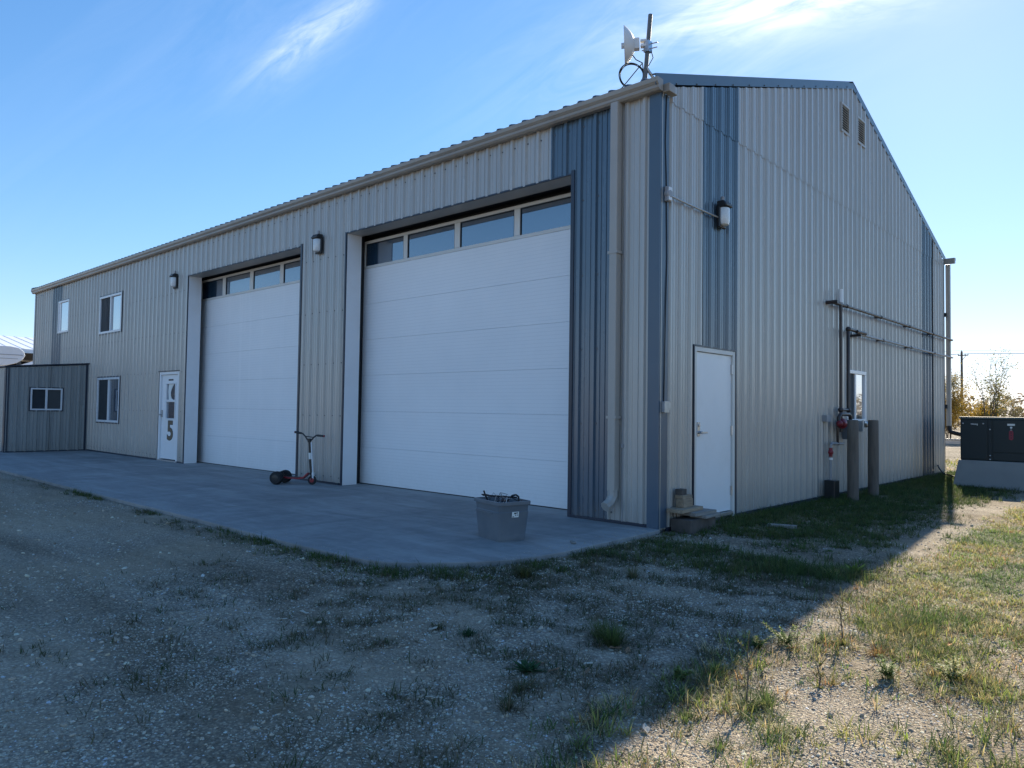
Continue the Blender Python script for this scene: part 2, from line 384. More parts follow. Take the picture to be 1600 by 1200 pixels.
def attr_mat(name, rough=.9, transl=0.0, nz=0.0, spec=.3):
    m, t, b, o = new_mat(name)
    a = nd(t, 'ShaderNodeAttribute'); a.attribute_name = 'Col'; col = a.outputs['Color']
    if nz:
        c = nd(t, 'ShaderNodeTexCoord'); n = noise(t, c.outputs['Object'], 160, 3)
        col = mixc(t, 1.0, col, ramp(t, n.outputs[0], [(.3, (1-nz,)*3), (.7, (1,1,1))]), 'MULTIPLY')
    t.links.new(col, b.inputs['Base Color']); b.inputs['Roughness'].default_value = rough; b.inputs['Specular IOR Level'].default_value = spec
    if transl:
        tr = nd(t, 'ShaderNodeBsdfTranslucent'); t.links.new(col, tr.inputs['Color'])
        mx = nd(t, 'ShaderNodeMixShader'); mx.inputs[0].default_value = transl
        t.links.new(b.outputs[0], mx.inputs[1]); t.links.new(tr.outputs[0], mx.inputs[2]); t.links.new(mx.outputs[0], o.inputs[0])
    return m
M_blade = attr_mat('grass_blades', .6, .45)
M_leaf = attr_mat('leaves', .6, .5)
M_stone = attr_mat('crushed_stone', .88, 0, .25)

# ------------------------------------------------------------------ terrain
def vnoise(x, y, s, seed=0):
    x = np.asarray(x)*s; y = np.asarray(y)*s
    xi = np.floor(x).astype(np.int64); yi = np.floor(y).astype(np.int64); fx = x-xi; fy = y-yi
    def h(a, b):
        n = (a*374761393 + b*668265263 + seed*1442695041) & 0x7fffffff
        n = ((n ^ (n >> 13))*1274126177) & 0x7fffffff
        return ((n ^ (n >> 16)) & 0xffff)/65535.0
    fx = fx*fx*(3-2*fx); fy = fy*fy*(3-2*fy)
    return (h(xi,yi)*(1-fx)+h(xi+1,yi)*fx)*(1-fy) + (h(xi,yi+1)*(1-fx)+h(xi+1,yi+1)*fx)*fy
def fbm(x, y, s, seed=0, o=4):
    r = 0; a = .5; tot = 0
    for i in range(o): r = r + a*vnoise(x, y, s*2**i, seed+i*17); tot += a; a *= .5
    return r/tot
def sstep(a, b, x): 
    t = np.clip((np.asarray(x)-a)/(b-a), 0, 1); return t*t*(3-2*t)
def zg(x, y):
    x = np.asarray(x, float); y = np.asarray(y, float)
    dslab = np.maximum(-3.35-y, x-.1)
    z = -.045 - .035*sstep(0, 1.2, dslab)
    z = z + .035*(fbm(x, y, .8, 3)-.5)*sstep(0, .8, dslab) + .022*(fbm(x, y, 3.5, 9)-.5)*sstep(0.05, .5, dslab)
    far = sstep(12, 60, np.hypot(x-2, y+2)); z = z*(1-far) + -.1*far
    return z
def axis_vals(lo, hi, step, far, g=1.22):
    a = list(np.arange(lo, hi+1e-6, step)); s = step; x = hi
    while x < far: s *= g; x += s; a.append(x)
    s = step; x = lo; pre = []
    while x > -far: s *= g; x -= s; pre.append(x)
    return np.array(pre[::-1]+a)

# ---- vegetation density, places where grass grows (per m2, tufts)
def G2(x, y, cx, cy, rx, ry, a=0):
    dx = x-cx; dy = y-cy; u = dx*cos(a)+dy*sin(a); v = -dx*sin(a)+dy*cos(a)
    return np.exp(-(u/rx)**2-(v/ry)**2)
def dens(x, y):
    """(strip along gable, sunlit field, slab edge, scattered)"""
    n1 = fbm(x, y, 1.3, 21); n2 = fbm(x, y, 3.2, 33); n3 = fbm(x, y, .5, 41)
    A = sstep(.0, .05, x)*sstep(2.3, 1.0, x)*sstep(-.2, 1.2, y)*sstep(14, 12.4, y)*sstep(.32, .62, n1*.6+n2*.4+.10)
    A = np.maximum(A, .95*sstep(.02, .06, x)*sstep(.75, .35, x)*sstep(.9, 1.6, y)*sstep(14, 12.4, y)*sstep(.2,.45,n2))
    A = np.maximum(A, 1.1*G2(x, y, 1.75, -.78, .85, .30, .55))
    A = np.maximum(A, .8*G2(x, y, .75, -.55, .55, .35, .2)*sstep(.3,.6,n2))
    A = np.maximum(A, .8*G2(x, y, 1.6, 1.6, .5, 1.4, .2)*sstep(.3,.55,n2))
    edge = 2.30 + .55*np.clip((-y-.6)/1.9, 0, 2.0)**1.2 + .25*(n1-.5)
    B = sstep(edge-.05, edge+.35, x)*sstep(-3.3, -1.9, y + .5*(n2-.5))*(.35+.65*sstep(.33, .55, n1*.5+n2*.5))
    B = np.where(y > 10.5, B*.5*sstep(.4, .6, n1), B)
    d = -3.33-y
    C = sstep(-.03, .02, d)*sstep(.5, .08, d)*sstep(.2, -.4, x)*sstep(-14, -9, x)*(sstep(.42, .62, n2) + .5*sstep(-3.5, -1.2, x))*(.25+.75*sstep(-9,-2,x))
    dx = x-.13
    C = np.maximum(C, sstep(-.01, .03, dx)*sstep(.65, .1, dx)*sstep(-3.2, -2.6, y)*sstep(.4, .0, y)*sstep(.25, .5, n2)*.9)
    C = np.maximum(C, .95*G2(x, y, -.12, -3.05, .6, .22, .85))
    Dm = sstep(-2.4, .6, x)*sstep(-6.4, -4.6, y)*sstep(3.1, 2.4, x)*sstep(.8, -.8, y)
    n4 = fbm(x, y, 5.5, 91); D = Dm*sstep(.47, .60, n1*.4+n4*.6)*1.0 + Dm*.07
    E = sstep(2.25, 2.6, x)*sstep(-5.6, -4.4, y)*sstep(-.8, -1.8, y)*(sstep(.46, .60, n1*.4+n2*.6)*.95+.07)
    F = sstep(12.5, 15, y)*sstep(.42, .6, n3)*.8
    ins = (x < .03) & (y > -3.32) & ~((x > -.62) & (y < -2.62) & (x-y > 2.62))
    ins2 = (x < .1) & (y > -2.3) & (y < .3)
    bad = ins & (y < 12.6) | ins2
    out = [np.where(bad, 0, q) for q in (A, B, np.clip(C, 0, 1), D, E, F)]
    return out

xs = axis_vals(-16, 8, .1, 1600); ys = axis_vals(-8, 14, .1, 1600)
X, Y = np.meshgrid(xs, ys); Z = zg(X, Y)
under = (X < -.05) & (X > -24) & (Y > -3.25) & (Y < 12.4); Z = np.where(under, Z-.12, Z)
A_, B_, C_, D_, E_, F_ = dens(X, Y)
green = np.clip(A_+B_*.55+C_*.6+D_*.65+E_*.3+F_*.8, 0, 1)
def grid_mesh(name, X, Y, Z):
    ny, nx = X.shape; me = bpy.data.meshes.new(name); me.vertices.add(nx*ny)
    me.vertices.foreach_set('co', np.stack([X, Y, Z], -1).astype(np.float32).ravel())
    i = np.arange((ny-1)*(nx-1)); r = i//(nx-1); c = i % (nx-1); a = r*nx+c
    q = np.stack([a, a+1, a+nx+1, a+nx], -1).astype(np.int32)
    me.loops.add(q.size); me.polygons.add(len(q)); me.loops.foreach_set('vertex_index', q.ravel())
    me.polygons.foreach_set('loop_start', np.arange(0, q.size, 4, dtype=np.int32)); me.polygons.foreach_set('use_smooth', np.ones(len(q), bool))
    me.update(calc_edges=True); return me
me = grid_mesh('ground', X, Y, Z)
at = me.attributes.new('Green', 'FLOAT', 'POINT'); at.data.foreach_set('value', green.astype(np.float32).ravel())
me.materials.append(M_ground)
ground = bpy.data.objects.new('ground', me); COL.objects.link(ground)
tag(ground, 'gravel and packed dirt yard around the metal building', kind='structure')

# concrete apron
SLABC = [(-4, -3.33), (-2, -3.36), (-1.1, -3.34), (-.80, -3.31), (-.61, -3.24), (-.46, -3.12), (-.32, -2.98), (-.10, -2.70), (.05, -2.38), (.11, -2.1), (.13, -1.8), (.11, -1.2), (.06, -.03)]
pts = [(-23.6, .60), (-23.6, -3.31)] + SLABC + [(-.03, -.03), (-.03, .60)]
apron = MB().prism(pts, 'z', -.16, 0.0).build('concrete_apron', M_slab, bev=.008)
tag(apron, 'blue grey concrete apron in front of the overhead doors', kind='structure')

# ------------------------------------------------------------------ metal building
LEN, WID, EAVE, RIDGE = 23.58, 12.5, 4.93, 6.98
SL = (RIDGE-EAVE)/(WID/2)
def gable_z(y): return EAVE + SL*(y if y <= WID/2 else WID-y)
bldg = thing('metal_building', 'long beige and slate blue ribbed metal shop building with two white overhead doors', 'building')
PITCHR = .2286
def profile(w):
    """(u, depth) across one sheet; ribs 19 mm proud, two small ribs between"""
    out = []; n = int(math.ceil(w/PITCHR))+1
    for k in range(n):
        c = k*PITCHR
        out += [(c-.032, 0), (c-.017, .029), (c+.017, .029), (c+.032, 0)]
        for q in (.0762, .1524):
            out += [(c+q-.015, 0), (c+q-.008, .0095), (c+q+.008, .0095), (c+q+.015, 0)]
    return out
def sheet(name, plane, a0, a1, zf, material, parent, openings=(), off=0.0, z0=.02, base=None):
    """plane(u, d) -> (x, y): u along the wall, d outward; zf(u) top height; openings (u0,u1,z0,z1)"""
    full = [o for o in openings if o[0] <= a0+1e-4 and o[1] >= a1-1e-4]
    if full and base is None:
        full.sort(key=lambda o: o[2]); lo = z0
        for o in full:
            if o[2] > lo: sheet(name, plane, a0, a1, (lambda c: (lambda u: c))(o[2]), material, parent, [q for q in openings if q not in full and q[2] < o[2]], off, lo, base=True)
            lo = o[3]
        return sheet(name, plane, a0, a1, zf, material, parent, [q for q in openings if q not in full and q[3] > lo], off, lo, base=True)
    w = a1-a0; pr = profile(w)
    def depth(t):
        for (p, q), (r, s) in zip(pr, pr[1:]):
            if p <= t <= r and r > p: return q+(s-q)*(t-p)/(r-p)
        return 0
    ts = sorted({0.0, w} | {round(p, 5) for p, q in pr if 0 < p < w} | {round(u-a0, 5) for o in openings for u in o[:2] if a0 < u < a1} | ({round(WID/2-a0,5)} if a0 < WID/2 < a1 and zf is gable_z else set()))
    mb = MB()
    for t0, t1 in zip(ts, ts[1:]):
        if t1-t0 < 1e-5: continue
        um = a0+(t0+t1)/2; lo = z0 if not callable(z0) else None
        segs = [(z0, None)]
        cuts = sorted([(o[2], o[3]) for o in openings if o[0] < um < o[1]])
        iv = []; cur = z0
        for c0, c1 in cuts:
            if c0 > cur: iv.append((cur, c0))
            cur = max(cur, c1)
        iv.append((cur, None))
        for s0, s1 in iv:
            A = []
            for t, s in ((t0, s0), (t1, s0), (t1, s1), (t0, s1)):
                x, y = plane(a0+t, depth(t)+off); A.append((x, y, zf(a0+t) if s is None else s))
            if A[3][2]-A[0][2] < .002 and A[2][2]-A[1][2] < .002: continue
            mb.add(A, [(0,1,2,3)])
    if not mb.f: return None
    o = mb.build(name, material, parent)
    return o
front = lambda u, d: (u, -d)
gable = lambda u, d: (d, u)
OP = [(-6.0, -1.24, 0, 4.19), (-12.05, -7.41, 0, 4.16), (-13.44, -12.38, 0, 2.05),
      (-21.14, -20.14, 3.42, 4.39), (-17.55, -15.97, 3.18, 4.19), (-17.54, -15.94, .81, 1.99)]
topf = lambda u: EAVE
edges = [0.0, -.65]
while edges[-1] > -LEN+.05: edges.append(max(-LEN, edges[-1]-.9144))
for i, (b, a) in enumerate(zip(edges, edges[1:])):
    mt = M_blue if i in (1, 23) else M_beige
    sheet('siding_sheet', front, a, b, topf, mt, bldg, OP, off=.0015*(i % 2))
GOP = [(.77, 1.81, -1, 2.07), (5.93, 6.91, 1.15, 2.05), (5.66, 6.06, 6.07, 6.57), (6.46, 6.87, 6.09, 6.57)]
ge = [0.0, .945]+[.945+.9144*k for k in range(1, 11)]+[10.62, 11.50, WID]
ge = sorted(set(round(e, 4) for e in ge)); ge = [e for k, e in enumerate(ge) if k == 0 or e-ge[k-1] > .3 or e in (10.62,11.5,WID)]
ge = [e for e in ge if not (10.62-.3 < e < 10.62)]
seam = 4.84
for i, (a, b) in enumerate(zip(ge, ge[1:])):
    mt = M_blue if (abs(a-.945) < .01 or abs(a-10.62) < .01) else M_beige
    sheet('siding_sheet', gable, a, b, lambda u: min(seam, gable_z(u)), mt, bldg, GOP, off=.0015*(i % 2), z0=-.02)
    sheet('siding_sheet', gable, a, b, gable_z, mt, bldg, GOP, off=.007+.0015*(i % 2), z0=seam-.02)
# back and far walls
for i in range(26):
    a = -LEN+i*.907; sheet('siding_sheet', lambda u, d: (u, WID+d), a, a+.907, topf, M_beige, bldg)
for i in range(14):
    a = i*WID/14; sheet('siding_sheet', lambda u, d: (-LEN-d, u), a, a+WID/14, gable_z, M_beige, bldg)
# screws on the flats
mb = MB()
def screw(x, y, z, nx, ny):
    n = Vector((nx, ny, 0)); mb.lathe([(.012, 0), (.012, .003), (.008, .0035), (.008, .009)], Vector((x, y, z)), n, 6)
def inop(u, z, ops): return any(o[0]-.03 < u < o[1]+.03 and o[2]-.03 < z < o[3]+.03 for o in ops)
for z in (.12, 1.14, 2.03, 2.92, 3.85, 4.75):
    u = -.65+.04
    while u > -LEN:
        if not inop(u, z, OP): screw(u, -.0005, z+R.uniform(-.01, .01), 0, -1)
        u -= PITCHR
for z in (.12, 1.14, 2.05, 2.95, 3.85, 4.78, 5.75):
    u = .945+.045
    while u < WID:
        if z < gable_z(u)-.1 and not inop(u, z, GOP): screw(.0005+(.007 if z > seam else 0), u, z+R.uniform(-.01, .01), 1, 0)
        u += PITCHR
for o in OP[:2]:
    u = o[0]+.1
    while u < o[1]: screw(u, -.001, o[3]+.05, 0, -1); u += PITCHR
for k in range(26):
    y = .3+k*.47; zz = gable_z(y)
    if y < WID-.2: screw(.031, y, zz+.03, 1, 0)
tag(mb.build('screw', M_screw, bldg), kind='stuff')

# roof: 26 sheets each slope, dark ribs
def roof_sheet(x0, x1, side):
    mb = MB(); w = x1-x0; pts = []
    n = int(round(w/PITCHR))
    for k in range(n):
        c = k*w/n+w/n/2
        for q, d in ((-.034, 0), (-.018, .036), (.018, .036), (.034, 0)): pts.append((c+q, d))
    pts = [(0, 0)]+pts+[(w, 0)]
    ye, yr = (-.13, WID/2) if side == 0 else (WID+.13, WID/2)
    ze, zr = 4.988, 7.045
    for (t0, d0), (t1, d1) in zip(pts, pts[1:]):
        mb.quad((x0+t0, ye, ze+d0), (x0+t1, ye, ze+d1), (x0+t1, yr, zr+d1), (x0+t0, yr, zr+d0))
        mb.quad((x0+t0, ye, ze-.01), (x0+t1, ye, ze-.01), (x0+t1, ye, ze+d1), (x0+t0, ye, ze+d0))
    mb.quad((x0, ye, ze-.01), (x1, ye, ze-.01), (x1, yr, zr-.01), (x0, yr, zr-.01))
    mb.build('roof_sheet', M_roof, bldg)
rx = [-.03-k*(LEN-.0)/26 for k in range(27)]
for b, a in zip(rx, rx[1:]):
    roof_sheet(a, b, 0); roof_sheet(a, b, 1)
MB().prism([(WID/2-.18, 7.02), (WID/2, 7.082), (WID/2+.18, 7.02), (WID/2+.18, 7.04), (WID/2, 7.105), (WID/2-.18, 7.04)], 'x', -LEN-.03, .03).build('ridge_cap', M_roof, bldg)
# rake trim: face strip + thin top flange
def rake(x0, x1, s):
    for ya, yb in ((-.14, WID/2), (WID+.14, WID/2)):
        za, zb = 4.905+.0, 6.985
        sl = (7.105-5.035)/(WID/2+.14)
        mb = MB(); top = .128
        za = 7.105-sl*(WID/2+.14) - top; zb = 7.105-top
        mb.prism([(ya, za), (yb, zb), (yb, zb+top), (ya, za+top)], 'x', x0, x1)
        xi = x0-.10*s if s > 0 else x1+.10
        mb.add([(x1 if s > 0 else x0, ya, za+top+.002), (xi, ya, za+top+.012), (xi, yb, zb+top+.012), (x1 if s > 0 else x0, yb, zb+top+.002)], [(0,1,2,3)])
        mb.build('rake_trim', M_trimblue, bldg)
rake(.022, .030, 1); rake(-LEN-.03, -LEN-.022, -1)
# corner trims
MB().prism([(-.12, -.026), (.026, -.026), (.026, .155), (.021, .155), (.021, -.021), (-.12, -.021)], 'z', .0, 4.86).build('corner_trim', M_trimblue, bldg)
MB().prism([(.026, WID-.10), (.026, WID+.026), (-.12, WID+.026), (-.12, WID+.021), (.021, WID+.021), (.021, WID-.10)], 'z', .0, 4.9).build('corner_trim', M_darktrim, bldg)
MB().prism([(-LEN-.026, -.026), (-LEN+.10, -.026), (-LEN+.10, -.021), (-LEN-.021, -.021), (-LEN-.021, .12), (-LEN-.026, .12)], 'z', .0, 4.88).build('corner_trim', M_trimblue, bldg)
# base flashing
for a, b in ((-1.19, -.125), (-7.36, -6.06), (-12.33, -12.10), (-18.2, -13.49)):
    MB().prism([(-.033, .003), (-.0, .003), (-.0, .034), (-.033, .034)], 'x', a, b).build('base_flashing', M_darktrim, bldg)
MB().box(.001, .035, .16, .745, -.06, .0).box(.001, .035, 1.84, WID-.11, -.06, .0).build('base_flashing', M_darktrim, bldg)
# foundation under the siding
MB().box(-LEN+.05, -.02, .62, WID-.02, -.3, .0).build('foundation', M_concblk, bldg)
# soffit / eave boards and gutters
MB().box(-LEN, 0.0, -.13, -.02, 4.925, 4.945).build('soffit', M_gutter, bldg)
MB().box(-LEN, 0.0, WID+.02, WID+.13, 4.925, 4.945).build('soffit', M_gutter, bldg)
gp = [(-.026, 4.992), (-.026, 4.862), (-.095, 4.862), (-.118, 4.885), (-.118, 4.915), (-.145, 4.945), (-.15, 4.992), (-.138, 4.998)]
MB().prism(gp, 'x', -LEN-.06, .055).build('gutter', M_gutter, bldg)
MB().prism([(WID*1-y+0.0, z) for y, z in gp], 'x', -LEN-.06, .24).build('gutter', M_gutter, bldg)
MB().box(.035, .12, .0, .13, 4.86, 4.955).box(.035, .11, .13, .19, 4.865, 4.885).build('eave_return_box', M_gutter, bldg, bev=.006)
# near downspout on the front
ds = MB().box(-.585, -.482, -.135, -.03, .37, 4.87)
ds.build('downspout', M_downs, bldg, bev=.012)
def boxtube(path, wx, wy, name, m, parent):
    mb = MB()
    for p, q in zip(path, path[1:]):
        mb.tube([p, q], wx, 8)
    return mb.build(name, m, parent, smooth=True)
el = [(-.533, -.083, .40), (-.533, -.085, .31), (-.54, -.13, .24), (-.55, -.21, .20)]
boxtube(el, .060, .05, 'downspout_elbow', M_downs, bldg)
MB().box(-.66, -.652, -.03, -.018, .03, 4.86).build('panel_edge_trim', M_downs, bldg)
MB().tube([(-.44, -.035, .03), (-.44, -.035, 2.1), (-.438, -.035, 4.86)], .006, 6).box(-.455, -.425, -.05, -.022, .87, .91).build('cable', M_jbox, bldg)
for z in (1.2, 3.1): MB().box(-.60, -.467, -.14, -.028, z, z+.03).build('downspout_strap', M_downs, bldg)
# far downspout
MB().box(.03, .125, WID+.10, WID+.19, 1.05, 4.86).build('downspout', M_downs, bldg, bev=.01)
MB().tube([(.078, WID+.145, 1.06), (.082, WID+.145, .98), (.12, WID+.145, .91), (.32, WID+.145, .86)], .052, 10).build('downspout_elbow', M_black, bldg, smooth=True)
for z in (3.62, 1.46): MB().box(-.06, .06, WID+.03, WID+.10, z, z+.09).build('downspout_bracket', M_blackmetal, bldg)

# ---- overhead doors
def overhead(x0, x1, recess_x0, recess_x1, zop, panes, dm, top=4.145):
    d = bpy.data.objects.new('overhead_door', None); COL.objects.link(d); d.parent = bldg
    for k in range(6):
        z0 = .012 + k*.6085; z1 = z0+.6068
        MB().prism([(.44, z0+.0018), (.442, z0), (.49, z0), (.49, z1), (.442, z1), (.44, z1-.0018)], 'x', x0, x1).build('door_section', dm, d)
    zb = 3.664
    f = MB().box(x0, x1, .44, .49, zb, 3.715).box(x0, x1, .438, .49, top-.048, top)
    xs_ = [x0]+[q for p in panes for q in p]+[x1]
    for a, b in zip(xs_[0::2], xs_[1::2]): f.box(a, b, .44, .49, 3.715, top-.048)
    f.build('window_section_frame', M_frame, d, bev=.006)
    for a, b in panes:
        MB().box(a-.003, b+.003, .462, .468, 3.712, top-.045).build('pane', M_glassd, d)
    for a, b in panes:
        g = MB(); g.box(a, a+.012, .449, .461, 3.716, top-.05).box(b-.012, b, .449, .461, 3.716, top-.05).box(a+.012, b-.012, .449, .461, top-.062, top-.05)
        g.build('pane_gasket', M_black, d)
    MB().box(x0, x1, .436, .495, -.004, .011).build('bottom_seal', M_black, d)
    # dark space behind and around
    MB().box(x0-.3, x1+.3, .56, .58, 0, 4.6).build('dark_backing', M_black, d)
    MB().box(recess_x0-.0, recess_x1+.0, .288, .56, zop+.03, zop+.05).build('head_black_gap', M_black, d)  # black strip filling the gap above the door
    # reveal boards of the opening
    for xx, s in ((recess_x0, 1), (recess_x1, -1)):
        a, b = (xx-.03, xx) if s > 0 else (xx, xx+.03)
        MB().box(a, b, .0, .285, 0, zop).build('jamb_board', M_white, bldg)
        MB().box(x0-.25 if s > 0 else max(b, x1-.02), x0+.085 if s > 0 else b+.28, .287, .438, 0, 4.4).build('jamb_black_gap', M_black, bldg)  # black strip filling the gap between jamb board and door
    MB().box(recess_x0-.03, recess_x1+.03, .0, .285, zop, zop+.03).build('header_soffit', M_downs, bldg)
    MB().box(recess_x0-.03, recess_x1+.03, .285, .30, zop-.0, zop+.10).build('header_lip', M_gutter, bldg)
    # thin dark trim round the opening
    MB().box(recess_x0-.035, recess_x0+.0, -.024, -.0, 0, zop+.02).build('opening_trim', M_darktrim, bldg)
    MB().box(recess_x1-.0, recess_x1+.05, -.026, -.0, 0, zop+.05).build('opening_trim', M_darktrim, bldg)
    MB().box(recess_x0-.0, recess_x1-.0, -.024, -.0, zop-.002, zop+.016).build('opening_trim', M_darktrim, bldg)
overhead(-6.21, -1.03, -6.0, -1.24, 4.19, [(-6.09, -5.07), (-4.97, -3.85), (-3.73, -2.62), (-2.51, -1.40)], M_door)
overhead(-12.55, -7.20, -12.05, -7.41, 4.16, [(-12.36, -11.36), (-11.22, -10.14), (-10.0, -8.93), (-8.80, -7.75)], M_door2)

# ---- windows
def window_front(x0, x1, z0, z1, kind):
    """part frame with sub-parts, facing -y"""
    fr = MB(); t = .055
    for a, b, c, e in ((x0, x1, z1-t, z1), (x0, x1, z0, z0+t), (x0, x0+t, z0+t, z1-t), (x1-t, x1, z0+t, z1-t)): fr.box(a, b, -.03, .05, c, e)
    xm = (x0+x1)/2
    if kind != 'single': fr.box(xm-.03, xm+.03, -.022, .05, z0+t, z1-t)
    w = fr.build('window', M_wframe, bldg, bev=.005)
    MB().box(x0-.045, x1+.045, -.026, -.002, z1+.0, z1+.03).box(x0-.045, x1+.045, -.026, -.002, z0-.03, z0-.0).box(x0-.045, x0-.0, -.026, -.002, z0, z1).box(x1+.0, x1+.045, -.026, -.002, z0, z1).build('window_trim', M_darktrim, w)
    if kind == 'single':
        MB().box(x0+.22, x1-t, .0, .008, z0+t, z1-t).build('pane', M_glass, w)
        MB().box(x0+t, x0+.22, -.012, .03, z0+t, z1-t).build('sash', M_wframe, w)
    else:
        MB().box(x0+t, xm-.03, .004, .008, z0+t, z1-t).build('insect_screen', M_screen, w)
        MB().box(xm+.03, x1-t, .014, .02, z0+t, z1-t).build('pane', M_glass if kind == 'bright' else M_glassd, w)
    return w
window_front(-21.14, -20.14, 3.42, 4.39, 'single')
w2 = window_front(-17.55, -15.97, 3.18, 4.19, 'bright')
mb = MB()
for k in range(5):
    x = -17.30+.03*k; mb.quad((x, .001, 4.12), (x+.04, -.001, 4.12), (x+.30+.03*k, -.001, 3.26), (x+.26+.03*k, .001, 3.26))
mb.build('curtain', mat('grey_curtain', (.08,.085,.09), .9), w2)
w3 = window_front(-17.54, -15.94, .81, 1.99, 'dim')
# gable window
y0, y1, z0, z1 = 5.93, 6.91, 1.15, 2.05; t = .06
fr = MB()
for a, b, c, e in ((y0, y1, z1-t, z1), (y0, y1, z0, z0+t), (y0, y0+t, z0+t, z1-t), (y1-t*1.3, y1, z0+t, z1-t)): fr.box(-.05, .035, a, b, c, e)
fr.box(-.05, .028, 6.33, 6.39, z0+t, z1-t)
wg = fr.build('window', M_wframe, bldg, bev=.005)
MB().box(.0, .006, 6.39, y1-t*1.3, z0+t, z1-t).build('pane', M_glass, wg)
MB().box(.002, .005, y0+t, 6.33, z0+t, z1-t).build('insect_screen', M_screen, wg)

# ---- man door on the front, with window, number and plaque
dx0, dx1 = -13.44, -12.38
fr = MB().box(dx0, dx0+.07, -.02, .10, 0, 2.05).box(dx1-.07, dx1, -.02, .10, 0, 2.05).box(dx0+.07, dx1-.07, -.02, .10, 1.985, 2.05)
door = fr.build('entry_door', M_white, bldg, bev=.004)
lf = MB(); a, b = dx0+.075, dx1-.075; wx0, wx1, wz0, wz1 = -13.13, -12.60, .95, 1.80
for q in ((a, wx0, .05, 1.98), (wx1, b, .05, 1.98), (wx0, wx1, .05, wz0), (wx0, wx1, wz1, 1.98)): lf.box(q[0], q[1], .02, .065, q[2], q[3])
lf.build('door_leaf', M_white, door)
fw = MB()
for q in ((wx0, wx1, wz0, wz0+.03), (wx0, wx1, wz1-.03, wz1), (wx0, wx0+.035, wz0+.03, wz1-.03), (wx1-.035, wx1, wz0+.03, wz1-.03), (wx0+.035, wx1-.035, 1.355, 1.405)): fw.box(q[0], q[1], .005, .06, q[2], q[3])
fw.build('door_window_frame', M_wframe, door, bev=.004)
MB().box(wx0+.035, wx1-.035, .035, .04, wz0+.03, 1.355).box(wx0+.035, wx1-.035, .035, .04, 1.405, wz1-.03).build('pane', M_glassd, door)
pp = MB(); N_ = 10
Lc = [(-13.05+.07*abs((k/N_-.55))**1.2, 1.405+.36*k/N_) for k in range(N_+1)]
Rc = [(-12.80-.11*sin(pi*(1-k/N_)*.9)+.06*(k/N_)**3+(.06 if k == 0 else 0), 1.405+.36*k/N_) for k in range(N_+1)]
for (l0, l1, r0_, r1_) in zip(Lc, Lc[1:], Rc, Rc[1:]):
    pp.add([(l0[0], .031, l0[1]), (r0_[0], .031, r0_[1]), (r1_[0], .031, r1_[1]), (l1[0], .031, l1[1])], [(0,1,2,3)])
pp.build('white_notice_sheet', M_paper, door)
MB().box(-13.01, -12.76, .014, .019, 1.845, 1.88).build('dark_plaque', M_ink, door)
MB().box(dx0-.05, dx1+.02, -.034, -.0, 2.052, 2.075).build('door_head_trim', M_darktrim, door)
MB().box(dx0, dx1, -.03, .1, .0, .028).build('threshold', M_galv, door)
for z in (.35, 1.02, 1.75): MB().box(dx1-.085, dx1-.055, -.005, .03, z, z+.10).cyl((dx1-.07, -.004, z), (dx1-.07, -.004, z+.1), .008, n=8).build('hinge', M_blackmetal, door)
MB().box(dx0+.09, dx0+.15, .004, .02, 1.0, 1.17).cyl((dx0+.12, .02, 1.06), (dx0+.12, -.05, 1.06), .014).box(dx0+.03, dx0+.13, -.058, -.04, 1.05, 1.073).build('handle', M_galv, door)
def text(s, name, m, parent, origin, xd, yd, size, sx=1.0, ext=.002, bold=0.0):
    cu = bpy.data.curves.new(name, 'FONT'); cu.body = s; cu.size = size; cu.extrude = ext; cu.align_x = 'CENTER'; cu.align_y = 'CENTER'; cu.offset = bold; cu.resolution_u = 4
    cu.materials.append(m); o = bpy.data.objects.new(name, cu); COL.objects.link(o); o.parent = parent
    xd = Vector(xd); yd = Vector(yd); zd = xd.cross(yd)
    mm = Matrix(((xd.x*sx, yd.x, zd.x, origin[0]), (xd.y*sx, yd.y, zd.y, origin[1]), (xd.z*sx, yd.z, zd.z, origin[2]), (0,0,0,1)))
    bpy.context.view_layer.update(); dg = bpy.context.evaluated_depsgraph_get()
    me = bpy.data.meshes.new_from_object(o.evaluated_get(dg)); m2 = bpy.data.objects.new(name, me); bpy.data.objects.remove(o)
    COL.objects.link(m2); m2.parent = parent; m2.matrix_world = mm; return m2
text('5', 'number_five_outline', M_ink, door, (-12.86, .0185, .68), (1,0,0), (0,0,1), .60, 1.18, .001, .022)
text('5', 'number_five', M_num, door, (-12.86, .0165, .68), (1,0,0), (0,0,1), .60, 1.18, .0012, .008)

# ---- man door on the gable
gy0, gy1 = .77, 1.81
fr = MB().box(-.08, .025, gy0, gy0+.05, -.03, 2.07).box(-.08, .025, gy1-.06, gy1, -.03, 2.07).box(-.08, .025, gy0+.05, gy1-.06, 2.015, 2.07)
gd = fr.build('side_door', M_frame, bldg, bev=.004)
MB().box(-.045, -.0, gy0+.055, gy1-.065, .05, 2.01).build('door_leaf', M_white, gd, bev=.003)
MB().box(-.06, .04, gy0+.055, gy1-.065, .0, .04).build('threshold', M_galv, gd)
MB().box(.0, .028, gy0-.02, gy0-.001, 0, 2.09).box(.0, .030, gy1+.001, gy1+.025, 0, 2.09).box(.0, .03, gy0, gy1, 2.071, 2.09).build('door_trim', M_darktrim, gd)
for z in (.24, 1.0, 1.78): MB().box(-.002, .012, gy1-.085, gy1-.045, z, z+.12).cyl((.016, gy1-.064, z), (.016, gy1-.064, z+.12), .008, n=8).build('hinge', M_steel, gd)
